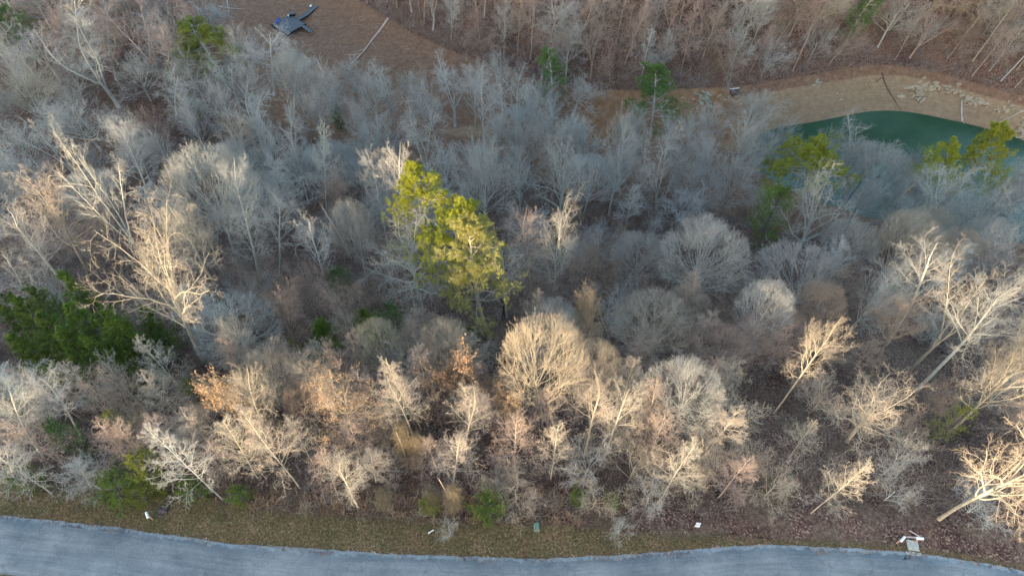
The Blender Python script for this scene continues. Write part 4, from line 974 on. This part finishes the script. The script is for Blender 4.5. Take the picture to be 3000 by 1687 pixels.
def blades(name, pts, h, w, mat, per, seed, **tags):
    g = np.random.default_rng(seed)
    c = np.repeat(pts, per, 0) + g.normal(0, .16, (len(pts) * per, 3)) * np.array([1, 1, 0])
    a = g.uniform(0, 2 * PI, len(c)); d = np.stack([np.cos(a), np.sin(a), 0 * a], 1) * w
    t = np.stack([g.normal(0, .5, len(c)), g.normal(0, .5, len(c)), np.ones(len(c))], 1) * (h * g.uniform(.5, 1.4, len(c)))[:, None]
    V = np.stack([c - d, c + d, c + t], 1).reshape(-1, 3); j = np.arange(len(c)) * 3
    return put(name, mesh_np(name, V, [np.stack([j, j + 1, j + 2], 1)], mat), kind='stuff', **tags)
M_GRASS = brush_mat('winter_grass_blades', [(.13, .12, .06), (.24, .19, .11), (.13, .14, .065), (.34, .27, .18), (.18, .13, .08)])
g1 = sample_ground(26000, -45, 40, 9, 27, lambda x, y, z, px, py: (road_d(x, y) > .05) & (road_d(x, y) < np.interp(x, [-80, -33, -15, 5, 14, 22, 60], [4, 3.9, 3.6, 3.4, 1.6, .6, .5]) * (.75 + .5 * vnoise(x, y, 1.2, 4))), 8)
g1[:, 2] += .0
blades('grass', g1, .15, .014, M_GRASS, 7, 4, label='short patchy winter grass on the road verge', category='grass')
# fallen leaves, curled, on the bank, verge and forest floor
M_LITTER = brush_mat('fallen_leaves', [(.12, .06, .045), (.25, .16, .11), (.17, .09, .065), (.42, .33, .25), (.10, .055, .045)])
def lit(n, seed, test, y0, y1): 
    p = sample_ground(n, -48, 48, y0, y1, test, seed); p[:, 2] += .03; return p
def road_lit(x, y, z, px, py):
    e = edge_y(x); return (y < e + .1) & (y > e - .12 - .75 * vnoise(x, y, 2.0, 41) ** 2)
l0 = sample_ground(60000, -48, 48, 9, 24, road_lit, 14); l0 = l0[:1500]; l0[:, 2] = .075
l1 = lit(42000, 11, lambda x, y, z, px, py: (road_d(x, y) > .1) & (vnoise(x, y, .9, 77) > np.where((px < 2000) & (road_d(x, y) < 4), .62, .3)), 10, 48)
l1 = np.concatenate([l0, l1])
me = scatter_faces(l1, .10, M_LITTER, np.random.default_rng(5), 'fallen_leaves', .55, 1.4)
put('fallen_leaves', me, kind='stuff', label='brown and tan fallen leaves strewn over bank and verge', category='leaves')

# ------------------------------------------------------------------ small things
def box_mesh(name, sx, sy, sz, mat, bev=.01, z0=0.0):
    import bmesh
    bm = bmesh.new(); bmesh.ops.create_cube(bm, size=1)
    bmesh.ops.scale(bm, vec=(sx, sy, sz), verts=bm.verts)
    bmesh.ops.translate(bm, vec=(0, 0, sz / 2 + z0), verts=bm.verts)
    if bev: bmesh.ops.bevel(bm, geom=bm.edges[:], offset=bev, segments=2, affect='EDGES', profile=.5)
    me = bpy.data.meshes.new(name); bm.to_mesh(me); bm.free(); me.materials.append(mat)
    return me
def thing(name, x, y, z, rz, label, cat, group=None):
    o = bpy.data.objects.new(name, None); COL.objects.link(o)
    o.location = (x, y, z); o.rotation_euler = (0, 0, rz); o.empty_display_size = .3
    o['label'] = label; o['category'] = cat
    if group: o['group'] = group
    return o
M_WHITE = plain('white_plastic', (.72, .80, .76), .5, .4, .06, 3)
M_WHITE2 = plain('white_painted_metal', (.80, .80, .80), .5, .4, .05, 3)
M_WOODP = plain('weathered_post', (.42, .26, .19), .85, .2, .25, 6)
M_CONC = plain('concrete', (.36, .36, .33), .9, .2, .25, 5)
M_GBOX = plain('green_cabinet', (.10, .19, .14), .55, .4, .12, 3)
M_DARK = plain('dark_iron_and_shade', (.03, .03, .035), .8, .2, .3, 4)
M_DOCK = plain('grey_decking', (.095, .11, .125), .75, .3, .18, 2)
M_DOCKS = plain('dock_frame', (.018, .018, .02), .8, .3, .2, 2)
M_ALU = plain('bare_aluminium', (.55, .50, .42), .5, .5, .15, 3)
M_BLUE = plain('blue_canvas', (.03, .09, .42), .7, .3, .2, 6)
M_LOG = plain('weathered_log', (.46, .38, .33), .9, .15, .3, 2)
M_LOGD = plain('dark_wet_log', (.13, .085, .07), .9, .15, .3, 2)
M_SNAG = plain('torn_heartwood', (.46, .28, .15), .9, .15, .35, 2)
def gp(px, py):
    return ground_at(px, py)
def dome_mesh(name, L, W, H, mat, n=10):
    """mailbox body: half-round top on straight sides, along x"""
    prof = [(-W / 2, 0), (W / 2, 0), (W / 2, H * .5)] + [(W / 2 * math.cos(a), H * .5 + H * .5 * math.sin(a)) for a in np.linspace(0, PI, n)[1:-1]] + [(-W / 2, H * .5)]
    m = len(prof); V = []
    for x, s in ((-L / 2, .96), (-L / 2 + .015, 1), (L / 2 - .015, 1), (L / 2, .96)):
        V += [(x, a * s, H / 2 + (b - H / 2) * s) for a, b in prof]
    F = [[k * m + i, k * m + (i + 1) % m, (k + 1) * m + (i + 1) % m, (k + 1) * m + i] for k in range(3) for i in range(m)]
    F += [list(range(m))[::-1], [3 * m + i for i in range(m)]]
    me = bpy.data.meshes.new(name); me.from_pydata(V, [], F); me.materials.append(mat); me.update()
    return me
MB_BODY = None
def mailbox(px, py, ang, label, post_h=1.05, mat=None):
    x, y, z = ground_at(px, py, post_h + .1)
    t = thing('mailbox', x, y, z, ang, label, 'mailbox', 'mailboxes by the road')
    put('post', box_mesh('post', .10, .10, post_h + .3, M_WOODP, .008, -.3), t)
    put('body', dome_mesh('body', .54, .21, .24, mat or M_WHITE), t, (0, 0, post_h))
    put('door', box_mesh('door', .012, .18, .17, M_WHITE2, .003), t, (-.277, 0, post_h + .02))
    put('flag', box_mesh('flag', .16, .008, .035, plain('red_flag', (.45, .05, .04)), .002), t, (.05, .112, post_h + .12))
    return t
mailbox(431, 1508, R(-56), 'pale green white mailbox alone on the left verge')
mailbox(2645, 1578, R(40), 'pale green mailbox, left one of the pair behind the concrete slab')
mailbox(2695, 1576, R(-4), 'bluish white mailbox, right one of the pair behind the concrete slab', mat=plain('bluish_white', (.72, .80, .86), .5, .4, .05))
# plank frame leaning by the pair of mailboxes
def plank_between(a, b, w, th, name, mat, **tags):
    (x0, y0, z0), (x1, y1, z1) = a, b
    L = math.dist(a, b)
    v = Vector((x1 - x0, y1 - y0, z1 - z0))
    o = put(name, box_mesh(name, L, w, th, mat, .006, -th / 2), **tags)
    o.rotation_mode = 'QUATERNION'; o.rotation_quaternion = v.to_track_quat('X', 'Z')
    o.location = ((x0 + x1) / 2, (y0 + y1) / 2, (z0 + z1) / 2)
    return o
def gz(px, py, up):
    x, y, z = ground_at(px, py); return (x, y, z + up)
M_PINKW = plain('pale_pinkish_board', (.60, .44, .38), .85, .2, .15, 4)
plank_between(gz(2664, 1554, .05), gz(2692, 1571, .08), .09, .04, 'plank', M_PINKW, label='pale plank lying aslant behind the right mailbox of the pair', category='plank')
plank_between(gz(2655, 1573, .04), gz(2688, 1574, .04), .14, .04, 'plank', M_PINKW, label='reddish plank lying between the two paired mailboxes', category='plank')
# concrete drain slab and its outlet
x, y, z = gp(2672, 1598)
t = thing('drain_inlet', x, y, z, R(-8), 'square grey concrete drain slab at the road edge', 'drain')
put('slab', box_mesh('slab', .92, .86, .14, M_CONC, .02), t, (0, 0, .06))
put('throat_shade', box_mesh('throat_shade', .80, .10, .09, M_DARK, .004), t, (0, -.425, -.02))  # solid dark block stands in for the shade inside the drain opening
put('apron', box_mesh('apron', 1.25, .34, .05, M_CONC, .01), t, (0, -.66, -.01))
# squiggly crack in the asphalt, modelled as a thin dark tube
pts = []
for a, b in ((2651, 1636), (2655, 1625), (2652, 1630), (2646, 1640), (2654, 1637), (2664, 1636), (2667, 1628)):
    xx, yy = on_plane(a, b, 0); pts.append((xx, yy, .09))
T = Tubes(); T.add(np.array(pts), np.full(len(pts), .022), 5)
put('road_crack', T.mesh('road_crack', M_DARK), label='thin black curled crack in the road surface by the drain', category='strip')
# utility box
x, y, z = gp(1572, 1546)
t = thing('utility_box', x, y, z, R(4), 'green utility box on the grass verge', 'utility box')
put('body', box_mesh('body', .36, .50, .62, M_GBOX, .015), t)
put('lid', box_mesh('lid', .40, .54, .05, M_GBOX, .015), t, (0, 0, .62))
put('base', box_mesh('base', .46, .60, .06, M_CONC, .01), t, (0, 0, .0))
# white post fallen on the verge
x, y, z = gp(1262, 1557)
t = thing('marker_post', x, y, z + .06, R(31), 'white marker post lying on the verge grass', 'post')
put('post', box_mesh('post', .52, .085, .07, M_WHITE2, .012, -.035), t)
put('cap', box_mesh('cap', .035, .10, .085, M_WHITE2, .008, -.042), t, (.27, 0, 0))
# white twin panelled box
x, y, z = gp(2041, 1543)
t = thing('roadside_box', x, y, z, R(-6), 'white flat topped box with two panels among the fallen leaves', 'box')
put('panel', box_mesh('panel', .40, .15, .05, M_WHITE2, .006, .55), t, (.03, .12, 0))
put('panel', box_mesh('panel', .40, .09, .05, M_WHITE2, .006, .45), t, (-.03, -.07, 0))
put('back', box_mesh('back', .38, .04, .50, M_WHITE2, .004), t, (0, .02, 0))
put('leg', box_mesh('leg', .05, .05, .62, M_DARK, .004, -.1), t, (-.15, .06, 0)); put('leg', box_mesh('leg', .05, .05, .62, M_DARK, .004, -.1), t, (.15, .06, 0))
# stump / dark lumps
def rock_mesh(seed, mat, sub=2, flat=.6, jag=.3):
    import bmesh
    g = random.Random(seed); bm = bmesh.new(); bmesh.ops.create_icosphere(bm, subdivisions=sub, radius=.5)
    for v in bm.verts:
        k = 1 + g.uniform(-jag, jag); v.co.x *= k; v.co.y *= k * .8; v.co.z *= flat * k
    me = bpy.data.meshes.new('rock'); bm.to_mesh(me); bm.free(); me.materials.append(mat); return me
M_STUMP = plain('charred_wood', (.075, .06, .065), .95, .1, .5, 8)
x, y, z = gp(478, 1495)
t = thing('tree_stump', x, y, z, .3, 'dark weathered stump right of the leftmost mailbox', 'stump')
put('stump', rock_mesh(3, M_STUMP, 3, .7, .16), t, (0, 0, .1), scale=(.95, .8, .8))
put('root', rock_mesh(4, M_STUMP, 2, .5, .2), t, (-.25, -.35, .05), scale=(.5, .45, .4))
x, y, z = gp(1485, 1520)
t = thing('metal_drum', x, y, z, 0, 'dark drum shaped object half hidden by the spidery verge tree', 'drum')
T = Tubes(); a = np.linspace(0, 2 * PI, 17)
T.add(np.stack([.26 * np.cos(a), .26 * np.sin(a), 0 * a + .11], 1), np.full(17, .10), 8)
put('rim', T.mesh('rim', M_DARK), t)
T = Tubes(); T.add(np.array([[0, 0, 0], [0, 0, .08], [0, 0, .16]]), np.array([.22, .2, .16]), 12); put('hub', T.mesh('hub', M_DARK), t)
# pale boulder in the woods
x, y, z = gp(2560, 716)
put('boulder', rock_mesh(9, plain('white_stone', (.68, .70, .70), .8, .3, .1)), None, (x, y, z + .3), (0, 0, .6), (1.1, .8, .9), label='single white boulder in the dark gap of the right hand woods', category='boulder')

# ------------------------------------------------------------------ dock
def quad_frame(pxs, z):
    return [Vector((*on_plane(a, b, z), z)) for a, b in pxs]
DZ = -24.9
c4 = quad_frame([(800.6, 70.4), (839.5, 101), (890.8, 72.8), (850, 42)], DZ)
ctr = sum(c4, Vector()) / 4
ux = ((c4[2] - c4[1]) + (c4[3] - c4[0])) / 2; uy = ((c4[0] - c4[1]) + (c4[3] - c4[2])) / 2
Lx, Ly = ux.length, uy.length
ang = math.atan2(ux.y, ux.x)
D = thing('floating_dock', ctr.x, ctr.y, DZ - .45, ang, 'square grey floating dock stranded on the dry lake bed', 'dock')
nb = 17; bw = Lx / nb
pm = box_mesh('plank', bw - .02, Ly, .06, M_DOCK, .006)
for k in range(nb):
    put('plank', pm, D, (-Lx / 2 + bw * (k + .5), 0, .40 + .004 * (k % 3)))
fx = box_mesh('side_frame', Lx + .1, .09, .34, M_DOCKS, .01); fy = box_mesh('side_frame', .09, Ly + .28, .34, M_DOCKS, .01)
for s in (-1, 1):
    put('side_frame', fx, D, (0, s * (Ly / 2 + .05), .03)); put('side_frame', fy, D, (s * (Lx / 2 + .095), 0, .032))
fl = box_mesh('float', Lx * .9, .9, .42, M_ALU, .05)
for s in (-1, 0, 1): put('float', fl, D, (0, s * Ly * .36, -.32))
zt = DZ - .45 + .47
def on_dock(px, py, zz=DZ):
    return Vector((*on_plane(px, py, zz), zz))
# gangway in two bent runs
def walkway(name, pts_px, w, label, zz, nper=.34):
    P = [on_dock(a, b, zz) for a, b in pts_px]
    t = thing(name, P[0].x, P[0].y, zz - .3, 0, label, 'gangway')
    for a, b in zip(P[:-1], P[1:]):
        v = b - a; L = v.length; n = max(2, int(L / nper)); an = math.atan2(v.y, v.x)
        pm = box_mesh('plank', L / n - .02, w, .05, M_DOCK, .005)
        for k in range(n):
            c = a + v * ((k + .5) / n) - P[0]
            put('plank', pm, t, (c.x, c.y, .25 + .003 * (k % 2)), (0, 0, an))
        for s in (-1, 1):
            c = a + v * .5 - P[0]; off = Vector((-v.y, v.x, 0)).normalized() * s * (w / 2 + .03)
            put('rail', box_mesh('rail', L, .06, .22, M_DOCKS, .008), t, (c.x + off.x, c.y + off.y, .06), (0, 0, an))
    return t
walkway('gangway', [(871, 57), (898, 42), (912, 29), (927, 17)], 1.05, 'narrow bent gangway running from the dock up to the right', DZ - .05)
walkway('ramp', [(887, 76), (911, 94)], .75, 'short narrow ramp off the right corner of the dock', DZ - .05)
# furniture on the dock
p = on_dock(812.5, 68, DZ)
t = thing('deck_chair', p.x, p.y, DZ + .03, ang + .2, 'blue folding chair on the left corner of the dock', 'chair')
put('seat', box_mesh('seat', .95, .55, .05, M_BLUE, .01), t, (0, 0, .28)); o = put('backrest', box_mesh('backrest', .7, .55, .05, M_BLUE, .01), t, (.65, 0, .45)); o.rotation_euler = (0, R(-42), 0)
for s in (-1, 1): 
    put('leg', box_mesh('leg', .05, .05, .30, M_ALU, .004), t, (-.4, s * .24, 0)); put('leg', box_mesh('leg', .05, .05, .30, M_ALU, .004), t, (.42, s * .24, 0))
p = on_dock(857, 47, DZ)
t = thing('storage_chest', p.x, p.y, DZ + .03, ang + PI / 2 + .9, 'dark storage chest on the far corner of the dock', 'chest')
put('body', box_mesh('body', 1.35, .62, .48, M_DOCKS, .05), t); put('lid', box_mesh('lid', 1.40, .68, .12, M_DOCK, .04), t, (0, 0, .48))
p = on_dock(849, 50, DZ)
t = thing('table', p.x - .2, p.y - .1, DZ + .03, ang, 'small pale table beside the chest on the dock', 'table')
put('top', box_mesh('top', .35, .35, .04, M_WHITE2, .01), t, (0, 0, .40)); put('pedestal', box_mesh('pedestal', .08, .08, .40, M_ALU, .01), t)
p = on_dock(911, 20, -25)
put('buoy', rock_mesh(21, M_WHITE2, 2, .9, .04), None, (p.x, p.y, height(p.x, p.y)[0] + .2), scale=(.62, .62, .62), label='white round buoy beside the upper gangway', category='buoy')

# ------------------------------------------------------------------ logs and snags
def log_thing(name, pxs, r0, r1, mat, label, cat='log', branches=(), lift=.12, group=None):
    P = []
    for k, (a, b) in enumerate(pxs):
        x, y, z = ground_at(a, b); P.append((x, y, max(z, WATER_Z) + lift))
    P = np.array(P)
    o = thing(name, *[float(v) for v in P[0]], 0, label, cat, group)
    T = Tubes(); T.add(P - P[0], np.linspace(r0, r1, len(P)), 7)
    put('stem', T.mesh('stem', mat), o)
    for br in branches:
        Q = []
        for a, b in br:
            x, y, z = ground_at(a, b); Q.append((x, y, max(z, WATER_Z) + lift))
        Q = np.array(Q); T = Tubes(); T.add(Q - P[0], np.linspace(r1 * 1.1, .02, len(Q)), 5)
        put('branch', T.mesh('branch', mat), o)
    return o
def z4(x, y): return (760 + x / 6.04, y / 6.04)
log_thing('fallen_log', [z4(2280, 340), z4(2150, 530), z4(1980, 740), z4(1850, 920), z4(1700, 1070), z4(1550, 1240)], .25, .07, M_LOG, 'long bare fallen trunk lying across the brown clearing right of the dock',
          branches=[[z4(1850, 880), z4(1740, 920), z4(1620, 940)], [z4(1780, 960), z4(1640, 985), z4(1500, 985)], [z4(1650, 1110), z4(1480, 1200), z4(1370, 1250)], [z4(1980, 760), z4(2030, 820), z4(2070, 860)], [z4(1500, 1190), z4(1620, 1270), z4(1780, 1320)]])
def z5(x, y): return (2200 + x / 3.22, 180 + y / 3.22)
log_thing('fallen_log', [z5(1985, 390), z5(1983, 460), z5(1985, 575)], .20, .16, M_LOG, 'straight pale log lying down the bank to the green water', branches=[[z5(1988, 540), z5(2000, 600)]])
log_thing('fallen_log', [z5(1235, 110), z5(1255, 190), z5(1285, 260), z5(1320, 320)], .16, .08, M_LOGD, 'dark crooked log at the top of the tan bank', branches=[[z5(1250, 150), z5(1200, 185), z5(1170, 205)], [z5(1320, 320), z5(1370, 400), z5(1420, 470)]])
log_thing('fallen_log', [z5(2560, 465), z5(2480, 515), z5(2380, 560), z5(2240, 630)], .14, .05, M_LOG, 'long thin pale log slanting down to the water at the right edge', branches=[[z5(2430, 545), z5(2400, 600), z5(2385, 640)]])
log_thing('fallen_log', [z5(1640, 350), z5(1615, 375), z5(1590, 400)], .16, .12, M_LOG, 'short pale log stub among the shore rocks')
for k, (a, b, lab) in enumerate((((600, 25), (690, 55), 'uppermost pale log in the tangle left of the dock clearing'), ((640, 20), (720, 30), 'pale log pointing right in the tangle left of the dock clearing'), ((575, 22), (600, 80), 'short pale log slanting down in the tangle left of the dock'), ((665, 0), (672, 45), 'upright lying log at the right end of the tangle'))):
    log_thing('fallen_log', [a, ((a[0] + b[0]) / 2, (a[1] + b[1]) / 2 + 2), b], .12, .06, M_LOG, lab, group='logs tangled left of the dock clearing')
# timber and plank on the red clay
x, y, z = gp(2152, 276)
t = thing('timber_frame', x, y, z, R(10), 'dark timber box with a white plank on the red clay bank', 'timber')
put('box', box_mesh('box', 1.8, 1.1, .7, M_LOGD, .05), t); put('plank', box_mesh('plank', 1.9, .2, .07, M_WHITE2, .01), t, (0, .65, .74)); put('slat', box_mesh('slat', .10, 1.2, .08, M_LOG, .01), t, (-.3, 0, .71))
# broken snags
def snag(px, py, h, r, lean, label, mat=M_SNAG):
    x, y, z = ground_at(px, py)
    o = thing('broken_snag', x, y, z, 0, label, 'dead tree', 'broken snags')
    g = np.random.default_rng(int(px)); P = grow(np.array([[0, 0, -.3]]), np.array([[lean[0], lean[1], 1.]]), np.array([h]), 6, .03, .0, g)
    T = Tubes(); T.add(P, np.linspace(r, r * .62, 7)[None], 7); put('trunk', T.mesh('trunk', mat), o)
    e = P[0, -1]
    for k in range(4):
        T = Tubes(); d = np.array([g.normal(0, .2), g.normal(0, .2), 1]); q = np.array([e - d * .3, e + d * g.uniform(.4, 1.3)]); T.add(q, np.array([r * .35, .015]), 4); put('splinter', T.mesh('splinter', mat), o)
    return o
snag(2555, 690, 12, .20, (.05, 0), 'broken orange topped snag leaning right before the lake')
snag(1030, 760, 10, .15, (-.1, 0), 'split pale snag left of the tallest yellow pine', M_LOG)
# dark wet double trunk by the lake
for px, py, h, l, lab in ((2480, 590, 9, (.16, .0), 'dark bare trunk rising at the lake shore left of the broken snag'), (2505, 585, 8, (.45, .1), 'second dark trunk bending right at the lake shore'), (1480, 930, 7, (-.05, 0), 'dark thin trunk of the clump below the pale straw evergreen'), (1470, 935, 7, (.1, 0), 'right hand dark thin trunk of the clump below the pale evergreen')):
    snag(px, py, h, .16 if px > 2000 else .08, l, lab, M_DARK)

# ------------------------------------------------------------------ shore rocks (each its own piece, parts of the ground)
M_ROCK = plain('pale_limestone', (.40, .32, .22), .9, .2, .28, 2.5)
M_ROCK2 = plain('lichened_rock', (.30, .30, .24), .9, .2, .3, 2.5)
rms = [rock_mesh(30 + k, M_ROCK, 1, .45, .25) for k in range(4)]; rms2 = [rock_mesh(40 + k, M_ROCK2, 1, .5, .28) for k in range(3)]
def rock(px, py, s, ms, rz=None, st=1.5):
    x, y, z = ground_at(px, py)
    if z < WATER_Z - .1: return
    o = put('rock', rnd.choice(ms), GROUND, (x, y, z + .02 * s), (rnd.uniform(-.3, .3), rnd.uniform(-.3, .3), rz if rz is not None else rnd.uniform(0, PI)), (s * st, s * .8, s * .7))
def cluster(cx, cy, wx, wy, n, smin, smax, ms, rz=.5):
    for _ in range(n):
        a, b = z5(cx + rnd.gauss(0, wx), cy + rnd.gauss(0, wy))
        rock(a, b, rnd.uniform(smin, smax), ms, rz + rnd.gauss(0, .35))
cluster(1600, 270, 60, 45, 34, .7, 1.7, rms); cluster(1720, 250, 40, 35, 20, .6, 1.4, rms); cluster(1900, 270, 60, 25, 14, .5, 1.2, rms); cluster(2080, 380, 60, 30, 22, .6, 1.5, rms); cluster(2430, 450, 60, 30, 12, .5, 1.2, rms); cluster(2560, 650, 25, 60, 12, .6, 1.4, rms)
cluster(1130, 250, 160, 90, 16, .2, .4, rms); cluster(2250, 480, 90, 60, 10, .25, .5, rms); cluster(820, 330, 30, 20, 8, .3, .7, rms); cluster(640, 200, 25, 18, 8, .4, .8, rms2)
def z6(x, y): return (1700 + x / 4.293, 200 + y / 4.293)
for _ in range(34):
    k = rnd.random(); a, b = z6(1540 + 90 * k + rnd.gauss(0, 35), 290 + 230 * k + rnd.gauss(0, 25)); rock(a, b, rnd.uniform(.5, 1.2), rms2, -1.1 + rnd.gauss(0, .3))
for _ in range(26):
    a, b = z6(1400 + rnd.gauss(0, 90), 440 + rnd.gauss(0, 50)); rock(a, b, rnd.uniform(.25, .6), rms)
for _ in range(26):
    a, b = z6(1950 + rnd.gauss(0, 90), 380 + rnd.gauss(0, 45)); rock(a, b, rnd.uniform(.3, .9), rms)
for a, b in ((1150, 550), (780, 570)):
    a, b = z6(a, b); rock(a, b, 1.8, rms, .2)
# sticks washed up on the dry bed
st = sample_ground(1500, -60, 30, 100, 150, lambda x, y, z, px, py: (z < -23.6) & (px > 560) & (px < 1700) & (vnoise(x, y, 5, 3) > .45), 21)
g = np.random.default_rng(6); T = Tubes()
D_ = g.normal(0, 1, st.shape); D_[:, 2] = 0
p = grow(st + np.array([0, 0, .05]), D_, g.uniform(.5, 2.4, len(st)), 4, .16, 0, g)
p[:, :, 2] = height(p[:, :, 0], p[:, :, 1]) + .05
T.add(p, np.linspace(.035, .012, 5)[None].repeat(len(p), 0), 3)
put('driftwood', T.mesh('driftwood', M_LOG), kind='stuff', label='small pale driftwood sticks littering the dry lake bed', category='driftwood')
